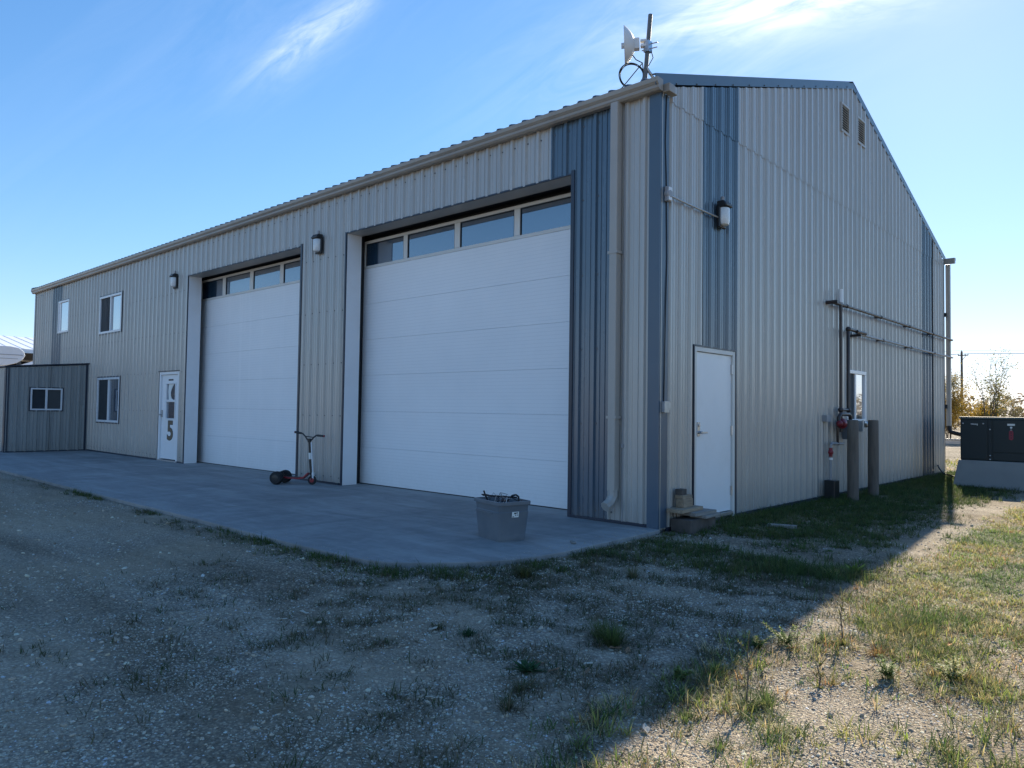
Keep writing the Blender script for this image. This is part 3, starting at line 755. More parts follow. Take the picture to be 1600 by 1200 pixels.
MB().box(.0, .014, gy0+.095, gy0+.155, 1.0, 1.17).cyl((.014, gy0+.125, 1.045), (.06, gy0+.125, 1.045), .018).box(.05, .068, gy0+.115, gy0+.245, 1.034, 1.056).cyl((.014, gy0+.125, 1.13), (.024, gy0+.125, 1.13), .018).build('handle', M_steel, gd, bev=.003)

# ---- gable vents
for (a, b, c, e) in GOP[2:]:
    v = MB()
    for q in ((a, b, c, c+.035), (a, b, e-.035, e), (a, a+.03, c+.035, e-.035), (b-.03, b, c+.035, e-.035)): v.box(.0, .04, q[0], q[1], q[2], q[3])
    vo = v.build('louvre_vent', M_downs, bldg, bev=.003)
    MB().box(-.03, -.02, a, b, c, e).build('vent_backing', M_black, vo)
    for k in range(10):
        z = c+.045+k*(e-c-.09)/9.6
        MB().add([(.034, a+.03, z), (.034, b-.03, z), (-.01, b-.03, z+.04), (-.01, a+.03, z+.04), (.036, a+.03, z+.006), (.036, b-.03, z+.006), (-.008, b-.03, z+.046), (-.008, a+.03, z+.046)],
                 [(0,1,2,3),(4,5,6,7),(0,1,5,4),(1,2,6,5),(2,3,7,6),(3,0,4,7)]).build('slat', M_downs, vo)

# ------------------------------------------------------------------ lean-to annex on the left
AX, AY = -18.25, -1.95
an = thing('annex', 'low shade-darkened beige ribbed metal lean-to with small sliding window at left end of the shop', 'shed')
apl = lambda u, d: (AX+d, u)
atop = lambda u: 2.37+.087*u
aop = [(-1.41, -.66, 1.10, 1.69)]
ae = [-.03, -.03-.9144, AY]
for i, (b, a) in enumerate(zip(ae, ae[1:])): sheet('siding_sheet', apl, a, b, atop, M_beige_shade, an, aop, off=.0015*(i % 2), z0=.02)
for i in range(5):
    a = AX-(i+1)*.9144; sheet('siding_sheet', lambda u, d: (u, AY-d), a, a+.9144, lambda u: 2.20, M_beige, an, off=.0015*(i % 2))
sheet('siding_sheet', lambda u, d: (AX-5*.9144-d, u), AY, -.03, atop, M_beige_shade, an)
MB().add([(AX+.04, -.02, 2.385), (AX+.04, AY-.06, 2.215), (AX-4.65, AY-.06, 2.215), (AX-4.65, -.02, 2.385), (AX+.04, -.02, 2.42), (AX+.04, AY-.06, 2.25), (AX-4.65, AY-.06, 2.25), (AX-4.65, -.02, 2.42)], [(0,1,2,3),(4,5,6,7),(0,1,5,4),(1,2,6,5),(2,3,7,6),(3,0,4,7)]).build('roof', M_darktrim, an)
MB().box(AX-.0, AX+.026, -.10, -.035, 0, 2.37).build('corner_trim', M_darktrim, an)
MB().prism([(AX-.13, AY-.026), (AX+.026, AY-.026), (AX+.026, AY+.05), (AX+.021, AY+.05), (AX+.021, AY-.021), (AX-.13, AY-.021)], 'z', 0, 2.2).build('corner_trim', M_darktrim, an)
MB().box(AX, AX+.02, AY+.05, -.1, 0.002, .03).build('base_flashing', M_darktrim, an)
a, b, c, e = aop[0]; fr = MB(); t = .04
for q in ((a, b, e-t, e), (a, b, c, c+t), (a, a+t, c+t, e-t), (b-t, b, c+t, e-t), ((a+b)/2-.03, (a+b)/2+.02, c+t, e-t)): fr.box(AX-.04, AX+.03, q[0], q[1], q[2], q[3])
aw = fr.build('window', M_wframe, an, bev=.004)
MB().box(AX, AX+.006, a+t, (a+b)/2-.03, c+t, e-t).build('pane', M_screen, aw)
MB().box(AX, AX+.006, (a+b)/2+.02, b-t, c+t, e-t).build('insect_screen', mat('grey_screen', (.06,.065,.065), .6), aw)
MB().box(AX, AX+.026, a-.03, b+.03, e, e+.025).box(AX, AX+.026, a-.03, b+.03, c-.025, c).box(AX, AX+.026, a-.03, a, c, e).box(AX, AX+.026, b, b+.03, c, e).build('window_trim', M_darktrim, aw)

# ------------------------------------------------------------------ wall lights
def wall_light(loc, rz, label):
    """facing local -y; body mounted on y=0"""
    t = thing('wall_light', label, 'wall light', loc, rz, 'lantern style lights on the building walls')
    MB().prism([(-.02, -.16), (-.02, .17), (-.11, .17), (-.15, .12), (-.15, .095), (-.065, .085), (-.065, -.16)], 'x', -.09, .09).build('housing', M_blackmetal, t, bev=.012)
    pf = []
    for k in range(9):
        a = -pi/2 + pi*k/8; pf.append((.075*sin(a), -.066-.075*max(0, cos(a))**.6))
    pts = [p for p in pf]
    mb = MB(); n = len(pts)
    rings = [(-.135, .55), (-.12, .85), (-.08, 1), (.06, 1), (.083, .98)]
    V = [(x*s, -.066+(y+.066)*s, z) for z, s in rings for x, y in pts]
    F = [(i*n+k, i*n+k+1, (i+1)*n+k+1, (i+1)*n+k) for i in range(len(rings)-1) for k in range(n-1)] + [tuple(range(n))[::-1]]
    mb.add(V, F).build('lens', M_lens, t, smooth=True)
    MB().cyl((0, -.055, .16), (0, -.055, .215), .022).ball((0, -.055, .22), .024).build('photocell', M_jbox, t, smooth=True)
    MB().box(-.06, .06, -.02, -.0, -.1, .12).build('mounting_plate', M_blackmetal, t)
    return t
wall_light((-12.62, -.02, 4.09), 0, 'black wall light beside the left overhead door, above the number 5 door')
wall_light((-6.76, -.02, 4.10), 0, 'black wall light on beige siding between the two overhead doors')
wall_light((.02, 1.35, 3.74), pi/2, 'black wall light on the blue stripe of the end wall above the side door')
cb = thing('junction_box', 'round grey junction box on the corner with conduit to the wall light', 'junction box', (.026, .10, 3.73))
MB().lathe([(.05, 0), (.052, .045), (.045, .06)], (0, 0, 0), (1,0,0), 16).box(0, .05, -.04, .04, -.085, .085).build('box_body', M_jbox, cb, bev=.008)
MB().box(.051, .058, -.035, .035, -.075, .075).build('cover', M_wframe, cb, bev=.004)
MB().tube([(.03, .05, -.01), (.03, .4, -.02), (.03, 1.19, -.03)], .012, 8).build('conduit', M_galv, cb, smooth=True)
MB().tube([(.006, -.0, .08), (.004, -.03, .6), (.006, -.01, 1.13)], .006, 6).tube([(.006, -.0, -.08), (.004, .02, -.7), (.01, -.02, -1.6), (.006, -.03, -2.33)], .006, 6).build('cable', M_black, cb)
c2 = thing('junction_box', 'small square grey box low on the building corner left of the side door', 'junction box', (.026, .07, 1.34))
MB().box(0, .045, -.045, .045, -.06, .06).build('box_body', M_jbox, c2, bev=.006)
MB().box(.045, .05, -.05, .05, -.064, .064).build('cover', M_galv, c2, bev=.003)
MB().box(0, .02, .045, .12, -.03, .05).build('bracket', M_galv, c2)

# ------------------------------------------------------------------ dish on the roof edge
dish = thing('satellite_dish', 'white dish antenna clamped to a grey mast on the roof edge', 'satellite dish', (-.40, .30, 5.16))
MB().cyl((0, 0, 0), (.055, 0.03, .86), .026).build('mast', M_jbox2, dish, smooth=True)
MB().box(-.13, .08, -.07, .08, -.03, .02).prism([(-.11, .0), (.07, .0), (.03, .09), (-.03, .09)], 'y', -.02, .02).build('foot_plate', M_galv, dish, bev=.004)
MB().tube([(.02, .0, .22), (.08, .10, .08), (.14, .2, .06)], .018, 8).build('strut', M_galv, dish)
nrm = Vector((-.83, -.55, -.04)).normalized(); dc = Vector((-.17, -.13, .50))
prof = [(.0001, -.10), (.05, -.095), (.10, -.08), (.15, -.05), (.19, -.015), (.215, .012), (.222, .02), (.222, .03), (.212, .03), (.19, .012), (.14, -.02), (.09, -.045), (.0001, -.06)]
MB().lathe(prof, dc, nrm, 36).build('reflector', M_dish, dish, smooth=True)
MB().cyl(dc-nrm*.06, dc+nrm*.065, .034).build('feed', M_dish, dish, smooth=True)
q = nrm.to_track_quat('X', 'Z').to_matrix().to_4x4(); mm = Matrix.Translation(dc-nrm*.13) @ q
MB().box(-.02, .05, -.042, .042, -.065, .065, mm).box(-.11, -.03, -.03, .03, -.045, -.015, mm).box(-.11, -.03, -.03, .03, .015, .045, mm).build('mount_bracket', M_dish, dish, bev=.006)
MB().cyl((-.03, 0, .50), (.15, .045, .50), .006, n=6).cyl((-.03, -.02, .43), (.16, .02, .43), .006, n=6).box(-.0, .07, -.03, .05, .40, .53).build('clamp_bolts', M_steel, dish)
ring = [Vector((-.13, -.08, .14)) + .145*(cos(a)*Vector((.73, .68, 0)) + sin(a)*Vector((0, 0, 1))) for a in np.linspace(0, 2*pi, 32, endpoint=False)]
mb = MB()
for j in range(4):
    o_ = Vector((R.uniform(-.012,.012), R.uniform(-.012,.012), R.uniform(-.008,.008))); mb.tube([p*1+o_ for p in ring], .005, 6, closed=True)
mb.tube([(-.14, -.10, .42), (-.09, -.05, .33), (-.02, -.02, .28), (-.02, 0, .2)], .006, 6)
mb.tube([(-.03, -.01, .28), (-.25, -.1, .02), (-.38, -.16, -.06)], .006, 6)
mb.tube([(.06, .02, .46), (.09, .04, .33), (.04, .02, .24)], .005, 6)
mb.build('cable_coil', M_black, dish)

# ------------------------------------------------------------------ gas piping and meter on the gable
gas = thing('gas_meter_piping', 'dark gas pipes with red regulator and grey meter running along the end wall', 'gas meter')
xw = .14
MB().tube([(xw, 5.30, 1.0), (xw, 5.30, 3.07)], .024, 10).build('riser_pipe', M_pipe, gas, smooth=True)
MB().tube([(xw, 5.02, 3.075), (xw, 12.0, 3.075), (xw, 12.72, 3.075), (xw-.05, 12.76, 3.075)], .022, 10).build('upper_pipe', M_pipe, gas, smooth=True)
MB().tube([(xw, 5.65, 1.3), (xw, 5.65, 2.66), (xw, 5.68, 2.70), (xw, 5.74, 2.705), (xw, 6.25, 2.70)], .028, 10).ball((xw, 5.655, 2.70), .045).build('riser_pipe', M_pipe, gas, smooth=True)
MB().tube([(xw, 6.1, 2.66), (xw, 12.0, 2.66), (xw, 12.74, 2.66)], .020, 10).build('lower_pipe', M_jbox, gas, smooth=True)
MB().tube([(xw+.02, 6.0, 2.69), (xw+.02, 6.45, 2.69)], .032, 8).cyl((xw-.12, 6.05, 2.63), (xw+.08, 6.05, 2.63), .022).build('union_fitting', M_pipe, gas)
MB().cyl((xw, 5.30, 3.10), (xw, 5.30, 3.32), .036).build('white_cap', M_wframe, gas, smooth=True)
MB().cyl((xw-.12, 5.0, 3.08), (xw+.06, 5.0, 3.08), .03).cyl((xw-.03, 5.08, 3.09), (xw-.03, 5.3, 3.09), .035).build('vent_fitting', M_pipe, gas)
for y in (5.6, 7.4, 9.2, 11.0): MB().box(.022, xw, y-.012, y+.012, 3.06, 3.10).cyl((xw, y-.03, 3.075), (xw, y+.03, 3.075), .031).build('pipe_bracket', M_pipe, gas)
for y in (7.5, 9.3, 11.1): MB().box(.022, xw, y-.012, y+.012, 2.645, 2.675).cyl((xw, y-.03, 2.66), (xw, y+.03, 2.66), .028).build('pipe_bracket', M_pipe, gas)
MB().tube([(xw, 5.30, 1.36), (xw, 5.65, 1.36)], .026, 8).ball((xw, 5.30, 1.36), .045).ball((xw, 5.65, 1.36), .042).build('cross_pipe', M_pipe, gas, smooth=True)
MB().tube([(xw+.03, 5.12, 1.12), (xw+.03, 5.12, 1.24), (xw+.04, 5.18, 1.29), (xw+.04, 5.55, 1.29), (xw+.04, 5.62, 1.26), (xw+.04, 5.64, 1.18)], .03, 10).build('loop_pipe', M_pipe, gas, smooth=True)
MB().lathe([(.02, -.09), (.07, -.06), (.085, -.015), (.085, .015), (.07, .05), (.03, .09)], (xw+.05, 5.20, 1.14), (.6, -.8, 0), 16).ball((xw+.05, 5.10, 1.14), .05).cyl((xw+.05, 5.3, 1.16), (xw+.05, 5.36, 1.14), .03).build('regulator', M_red, gas, smooth=True)
MB().tube([(xw, 5.16, 1.10), (xw, 5.16, .84), (xw, 5.18, .80)], .020, 8).build('drop_pipe', M_pipe, gas, smooth=True)
MB().tube([(xw, 5.42, .81), (xw, 4.90, .825), (xw, 4.86, .80), (xw, 4.85, .74), (xw, 4.85, .10)], .020, 8).build('inlet_pipe', M_jbox, gas, smooth=True)
MB().ball((xw, 4.85, .69), .04, .04, .05).cyl((xw, 4.85, .62), (xw, 4.85, .76), .028).cyl((xw, 4.78, .69), (xw, 4.92, .69), .015).build('shutoff_valve', M_red, gas, smooth=True)
MB().cyl((xw, 4.85, .57), (xw, 4.85, .60), .03).build('white_band', M_wframe, gas)
MB().box(xw-.05, xw+.11, 4.70, 4.92, -.08, .26).build('ground_box', M_blackmetal, gas, bev=.01)
MB().prism([(5.40, 1.20), (5.66, 1.20), (5.68, 1.06), (5.62, .90), (5.45, .88), (5.38, 1.06)], 'x', xw-.04, xw+.14).build('meter_body', M_meter, gas, bev=.02)
MB().cyl((xw+.14, 5.53, 1.03), (xw+.155, 5.53, 1.03), .06).build('meter_dial', M_jbox, gas)
MB().box(.022, .10, 4.80, 5.0, 1.17, 1.27).build('wall_bracket', M_jbox, gas)
MB().box(xw-.02, xw+.05, 6.2, 6.28, 1.0, 1.18).cyl((xw+.02, 6.30, 1.15), (xw+.02, 6.42, 1.13), .04).ball((xw+.02, 6.46, 1.12), .055).build('vent_cap', M_galv, gas, smooth=True)

for i, (y, lab) in enumerate(((4.985, 'brown wooden bollard post standing in front of the gas meter'), (5.965, 'brown wooden bollard post to the right of the gas meter and window'))):
    t = MB(); n = 18
    prof = [(.085, -.15), (.083, .3), (.085, .6), (.082, .9), (.081, 1.185), (.073, 1.20)]
    o = t.lathe(prof, (.43, y, 0), (0,0,1), n).build('bollard', M_bollard, smooth=True)
    tag(o, lab, 'bollard', 'wooden bollards guarding the gas meter')

# ------------------------------------------------------------------ step and wood offcuts by the gable door
def rbox(name, c, d, rz, m, label, cat, group=None, bev=.005, mt=None):
    o = MB().box(-d[0]/2, d[0]/2, -d[1]/2, d[1]/2, 0, d[2]).build(name, m, bev=bev)
    o.location = c; o.rotation_euler = (0, 0, rz); return tag(o, label, cat, group)
rbox('timber_block', (.17, .50, -.13), (.24, .62, .23), .04, M_woodend, 'large dark rough block at the bottom of the step pile by the side door', 'block', 'step pile')
rbox('timber_block', (.235, .66, .10), (.20, .42, .03), .08, M_woodgrey, 'thin grey board lying flat on the dark block below the other planks', 'board', 'step pile', .003)
rbox('plank', (.19, .55, .131), (.23, .46, .04), -.02, M_woodgrey, 'grey plank between the lower board and the wide top plank', 'plank', 'step pile', .004)
rbox('plank', (.125, .385, .172), (.20, .50, .042), .05, M_wood, 'wide pale top plank of the step pile with the offcuts on it', 'plank', 'step pile', .004)
rbox('wood_block', (.095, .425, .215), (.10, .22, .092), .03, M_wood, 'brown square wood offcut, lowest of the three on the top plank', 'wood block', 'wood offcuts')
rbox('wood_block', (.092, .412, .308), (.105, .20, .042), -.04, M_wood, 'flat light wood offcut in the middle of the three stacked', 'wood block', 'wood offcuts')
rbox('wood_block', (.078, .375, .351), (.085, .12, .065), .05, M_woodend, 'small dark wood offcut on top of the stack beside the side door', 'wood block', 'wood offcuts')
rbox('plank', (.75, 1.55, float(zg(.75,1.55))+.005), (.32, .10, .04), .3, M_woodgrey, 'short grey board lying in the grass in front of the side door', 'plank', 'loose boards')

# ------------------------------------------------------------------ storage tote with wire scraps
tote = thing('storage_tote', 'open grey plastic tote full of wire scraps on the concrete apron', 'storage tote', (-.745, -1.70, 0), -.245)
bw, bd, tw, td, H = .205, .152, .255, .195, .385
def ringp(w, d, z, r, n=5):
    out = []
    for cx, cy, a0 in ((w-r, d-r, 0), (-w+r, d-r, pi/2), (-w+r, -d+r, pi), (w-r, -d+r, 3*pi/2)):
        for k in range(n): a = a0+pi/2*k/(n-1); out.append((cx+r*cos(a), cy+r*sin(a), z))
    return out
mb = MB(); rings = [ringp(bw, bd, 0, .03), ringp(bw+.012, bd+.01, .10, .03), ringp(bw+.028, bd+.025, .285, .03), ringp(bw+.022, bd+.02, .292, .03), ringp(tw-.018, td-.018, .345, .035), ringp(tw-.016, td-.016, H-.03, .035)]
inner = [ringp(tw-.022, td-.022, H, .033), ringp(bw+.005, bd+.002, .02, .028)]
n = len(rings[0]); allr = rings+[ringp(tw-.016, td-.016, H, .035)]+inner
mb.add([p for r in allr for p in r], [(i*n+k, i*n+(k+1) % n, (i+1)*n+(k+1) % n, (i+1)*n+k) for i in range(len(allr)-1) for k in range(n)]+[tuple(range(n))[::-1], tuple((len(allr)-1)*n+k for k in range(n))])
mb.build('tote_body', M_bin, tote, smooth=True)
rr = [ringp(tw-.014, td-.014, H-.028, .035), ringp(tw, td, H-.028, .045), ringp(tw, td, H+.002, .045), ringp(tw-.02, td-.02, H+.004, .035)]
MB().add([p for r in rr for p in r], [(i*n+k, i*n+(k+1) % n, (i+1)*n+(k+1) % n, (i+1)*n+k) for i in range(3) for k in range(n)]).build('tote_rim', M_bin, tote, smooth=True)
MB().box(-bw-.0, -bw+.0+.31, -bd-.032, -bd-.02, .262, .275).build('raised_rib', M_bin, tote)
# label on the end (local +x)
lab = MB().add([(bw+.031, -.035, .235), (bw+.031, .045, .235), (bw+.038, .045, .29), (bw+.038, -.035, .29)], [(0,1,2,3)]).build('white_sticker', M_paper, tote)
ink = MB()
for a, b, c, e in ((-.01, .012, .268, .282), (.015, .03, .272, .284), (.005, .014, .25, .262), (.026, .034, .252, .262), (-.028, -.008, .243, .247), (-.028, -.012, .238, .241)):
    xx = lambda z: bw+.0325+(z-.235)*.127
    ink.add([(xx(c), a, c), (xx(c), b, c), (xx(e), b, e), (xx(e), a, e)], [(0,1,2,3)])
ink.build('sticker_print', M_ink, lab)
tot_w = thing('wire_scrap', 'tangle of black hose, hooks and pale wire sticking out of the grey tote', 'wire scrap', (-.745, -1.70, .30), -.245)
R2 = random.Random(5)
MB().tube([(-.25, .0, .10), (-.262, -.03, .108), (-.255, -.08, .112), (-.2, -.10, .112), (0.0, .02, .112), (.12, .1, .112)], .008, 8).build('black_rod', M_black, tot_w)
MB().tube([(-.19, -.10, .16), (-.18, -.09, .12), (-.165, -.06, .05)], .009, 8).build('hook', M_black, tot_w)
MB().tube([(.02, -.02, .05), (.08, .02, .09), (.13, .04, .135), (.17, .055, .145), (.20, .065, .13), (.205, .07, .06)], .010, 8).build('black_hose', M_black, tot_w)
wm = mat('pale_wire', (.45, .42, .40), .4, metal=.4); wr = mat('rust_wire', (.12, .05, .035), .6)
for k in range(16):
    x0 = R2.uniform(-.15, .18); y0 = R2.uniform(-.13, .13); a = R2.uniform(0, 2*pi); l = R2.uniform(.08, .2)
    MB().tube([(x0, y0, .03), (x0+.4*l*cos(a), y0+.3*l*sin(a), .10+R2.uniform(-.02, .05)), (min(.21, max(-.21, x0+l*cos(a))), max(-.15, min(.15, y0+l*sin(a))), .06+R2.uniform(-.02, .07))], .0022+.002*R2.random(), 5).build('wire', R2.choice([wm, wm, wr, M_black]), tot_w)
MB().box(-.21, .21, -.155, .155, -.1, .03).build('scrap_fill', mat('dark_scrap', (.03,.022,.022), .8, var=.6, vs=30, bump=1, bs=40), tot_w)

# ------------------------------------------------------------------ kick scooter
sc = thing('kick_scooter', 'dark red three wheeled kick scooter with fat black rear wheels by the door pier', 'scooter', (-6.87, -.62, 0), radians(33))
fx = .56
def wheel(name, c, r, w, mt, hub, parent, sx=0):
    pr = [(r*.55, -w/2), (r*.85, -w/2), (r*.97, -w/2*.7), (r, -w*.15), (r, w*.15), (r*.97, w/2*.7), (r*.85, w/2), (r*.55, w/2)]
    o = MB().lathe(pr, c, (0,1,0), 24).build(name, mt, parent, smooth=True)
    MB().lathe([(r*.25, -w/2-.006), (r*.5, -w/2-.003), (r*.56, -w/2+.004), (r*.56, w/2-.004), (r*.5, w/2+.003), (r*.25, w/2+.006)], c, (0,1,0), 16).build('rim', hub, o, smooth=True)
    return o
wheel('rear_wheel', (0, -.14, .108), .108, .12, M_tyre, M_blackmetal, sc); wheel('rear_wheel', (0, .16, .108), .108, .10, M_tyre, M_blackmetal, sc)
wheel('front_wheel', (fx, 0, .075), .075, .035, M_tyre, M_scred, sc)
MB().cyl((0, -.14, .108), (0, .16, .108), .012).build('rear_axle', M_steel, sc)
MB().prism([(.02, .105), (.14, .092), (.34, .085), (.42, .10), (.50, .17), (.515, .19), (.49, .20), (.42, .135), (.34, .115), (.12, .118), (.02, .13)], 'y', -.05, .05).build('deck', M_scred, sc, bev=.006)
MB().box(.10, .34, -.045, .045, .117, .121).build('grip_tape', M_ink, sc)
MB().tube([(.10, -.04, .125), (.06, -.06, .20), (.05, -.075, .215)], .008, 6).add([(-.02, -.08, .20), (.06, -.08, .22), (.06, .07, .22), (-.02, .07, .20), (-.10, .07, .16), (-.10, -.08, .16)], [(0,1,2,3), (0,3,4,5)]).build('mudguard', M_blackmetal, sc)
MB().tube([(fx-.012, 0, .15), (fx-.03, 0, .30)], .024, 10).tube([(fx, -.028, .075), (fx-.006, -.028, .15), (fx-.012, .0, .17)], .008, 6).tube([(fx, .028, .075), (fx-.006, .028, .15), (fx-.012, .0, .17)], .008, 6).build('fork', M_blackmetal, sc, smooth=True)
MB().tube([(fx-.02, 0, .2), (fx-.045, 0, .42)], .021, 10).tube([(fx-.05, 0, .52), (fx-.065, 0, .74)], .019, 10).build('stem', M_blackmetal, sc, smooth=True)
MB().tube([(fx+.016, 0, .10), (fx-.03, .0, .70)], .013, 10).box(fx-.0, fx+.03, -.02, .02, .10, .20).build('silver_tube', M_wframe, sc, smooth=True)
MB().tube([(fx-.044, 0, .42), (fx-.051, 0, .525)], .0225, 10).build('white_sleeve', M_paper, sc, smooth=True)
ba = Vector((.78, .46, 0)); ba = Matrix.Rotation(-radians(33), 3, 'Z') @ Vector((.875, .457, -.10)).normalized()
hc = Vector((fx-.066, 0, .73))
hb = [hc-ba*.27+Vector((0,0,.105)), hc-ba*.13+Vector((0,0,.10)), hc-ba*.08+Vector((0,0,.06)), hc-ba*.03+Vector((0,0,.0)), hc, hc+ba*.03+Vector((0,0,.0)), hc+ba*.08+Vector((0,0,.06)), hc+ba*.13+Vector((0,0,.10)), hc+ba*.27+Vector((0,0,.105))]
MB().tube(hb, .012, 10).cyl(hc-ba*.08+Vector((0,0,.06)), hc+ba*.08+Vector((0,0,.06)), .008).tube([hc+Vector((0,0,-.03)), hc+Vector((0,0,.03))], .03, 10).build('handlebar', M_blackmetal, sc, smooth=True)
for s in (-1, 1):
    MB().cyl(hc+ba*.15*s+Vector((0,0,.101)), hc+ba*.27*s+Vector((0,0,.105)), .018).build('grip', M_blackmetal, sc, smooth=True)
    MB().cyl(hc+ba*.268*s+Vector((0,0,.105)), hc+ba*.276*s+Vector((0,0,.105)), .02).build('grip_end', M_scred, sc)

# ------------------------------------------------------------------ generator on its concrete base
gb = MB(); gx0, gx1, gy0, gy1 = .95, 3.35, 9.54, 10.75
o = gb.add([(gx0-.13, gy0-.12, -.16), (gx1+.13, gy0-.12, -.16), (gx1+.13, gy1+.12, -.16), (gx0-.13, gy1+.12, -.16), (gx0-.03, gy0-.03, .435), (gx1+.03, gy0-.03, .435), (gx1+.03, gy1+.03, .435), (gx0-.03, gy1+.03, .435)],
           [(0,3,2,1),(4,5,6,7),(0,1,5,4),(1,2,6,5),(2,3,7,6),(3,0,4,7)]).build('concrete_base', mat('grey_cast_concrete', (.27,.275,.27), .85, var=.12, vs=4, bump=.3, bs=40, dirt=(.17,.17,.16), dirt_amt=.5), bev=.012)
tag(o, 'tapered grey concrete base block under the dark generator cabinet', 'concrete base')
gen = thing('generator', 'dark green standby generator cabinet with red emblem on a concrete base', 'generator', (0, 0, .437))
MB().box(gx0, gx1, gy0+.0, gy1, 0.0, .80).build('cabinet', M_gen, gen, bev=.012)
MB().box(gx0-.015, gx1+.015, gy0-.02, gy1+.02, .80, .842).build('roof_lid', mat('cabinet_lid_paint', (.10,.12,.12), .35), gen, bev=.006)
MB().box(gx0+.02, 1.40, gy0-.014, gy0-.001, .03, .785).build('door_panel', M_gen, gen, bev=.004)
MB().box(1.50, gx1-.04, gy0-.014, gy0-.001, .17, .785).build('door_panel', M_gen, gen, bev=.004)
MB().box(1.50, gx1-.04, gy0-.014, gy0-.001, .02, .155).build('lower_panel', M_gen, gen, bev=.004)
MB().box(1.425, 1.475, gy0-.02, gy0-.001, .02, .785).build('centre_post', M_gen, gen, bev=.004)
for x, z in ((1.0, .71), (1.34, .71), (1.45, .60), (1.45, .10), (1.45, .03)): MB().lathe([(.014, 0), (.014, .01), (.006, .014)], (x, gy0-.02 if x > 1.4 else gy0-.014, z), (0,-1,0), 10).build('bolt', M_steel, gen)
mb = MB()
for k, (w, h) in enumerate(((.014,.022), (.018,.02), (.014,.018), (.016,.018), (.014,.018), (.014,.03))): mb.box(1.135+k*.02, 1.135+k*.02+w*.85, gy0-.017, gy0-.0142, .69-(.012 if k == 5 else 0)-k*.001, .69+h-(.012 if k == 5 else 0))
mb.build('emblem_lettering', M_wframe, gen)
MB().box(1.73, 1.85, gy0-.018, gy0-.0142, .68, .718).build('white_sticker', M_paper, gen)
MB().lathe([(.02, 0), (.018, .008), (.0001, .01)], (1.79, gy0-.0142, .645), (0,-1,0), 14).build('white_knob', M_wframe, gen)
MB().prism([(1.768, .592), (1.812, .592), (1.79, .62)], 'y', gy0-.017, gy0-.0142).build('triangle_sticker', M_jbox, gen)
hexo = [(1.79+.036*cos(a), (.50+.055*(1 if sin(a) > 0 else -1))+.036*sin(a)) for a in np.linspace(.01, 2*pi+.01, 16, endpoint=False)]
em = MB().prism(hexo, 'y', gy0-.0175, gy0-.0142).build('red_emblem', mat('red_emblem_vinyl', (.26,.03,.05), .5), gen)
for zc in (.545, .497, .45):
    MB().lathe([(.011, 0), (.011, .001)], (1.79, gy0-.0176, zc), (0,-1,0), 8).build('emblem_mark', M_gen, em)
cbl = MB().tube([(.02, 11.9, .16), (.15, 11.4, .13), (.4, 10.7, .06), (.85, 10.2, .02), (.95, 10.0, .03)], .014, 8).build('ground_cable', M_black, smooth=True)
tag(cbl, 'black cable sagging from the building corner to the concrete base', 'cable')

# ------------------------------------------------------------------ background right
o = MB().prism([(31.6, .02), (31.8, .02), (31.8, .09), (31.73, .10), (31.73, .19), (31.8, .20), (31.8, .25), (31.6, .25), (31.6, .20), (31.67, .19), (31.67, .10), (31.6, .09)], 'x', -9, 8).build('steel_beam', M_galv, bev=.004)
tag(o, 'long pale steel beam lying on the ground behind the building', 'beam')
for k, x in enumerate((-7.5, -3.4, 1.0, 5.2)):
    pass
pl = thing('utility_pole', 'weathered wooden utility pole with a short crossarm beyond the bushes', 'utility pole', (-17.55, 100, -.1))
MB().cyl((0,0,-.5), (0,0,9.6), .17, .12).build('pole', M_pole, pl, smooth=True)
MB().box(-.42, .75, -.05, .05, 9.02, 9.14, Matrix.Rotation(radians(-6), 4, 'Z') @ Matrix.Rotation(0, 4, 'Y')).build('crossarm', M_pole, pl)
for x in (-.38, -.0, .38, .70): MB().cyl((x, 0, 9.14 if x else 9.6), (x, 0, 9.30 if x else 9.74), .045).build('insulator', M_jbox, pl)
MB().cyl((.02, 0, 8.4), (.45, 0, 9.02), .03).build('brace', M_pole, pl)
pwm = M_pipe
pw = MB()
for x, z in ((-.38, 9.28), (.38, 9.28), (.70, 9.28), (0, 9.72)):
    pw.tube([(-17.55+x+s*t_, 100+.02*s*t_, -.1+z-.9*(1-(abs(t_-45)/45)**2)) for s in (1,) for t_ in range(0, 91, 6)], .014, 4)
    pw.tube([(-17.55+x-t_, 100, -.1+z-.9*(1-(abs(t_-45)/45)**2)) for t_ in range(0, 91, 6)], .014, 4)
tag(pw.build('power_line', pwm), 'thin power wires strung from the utility pole crossarm', 'power line')

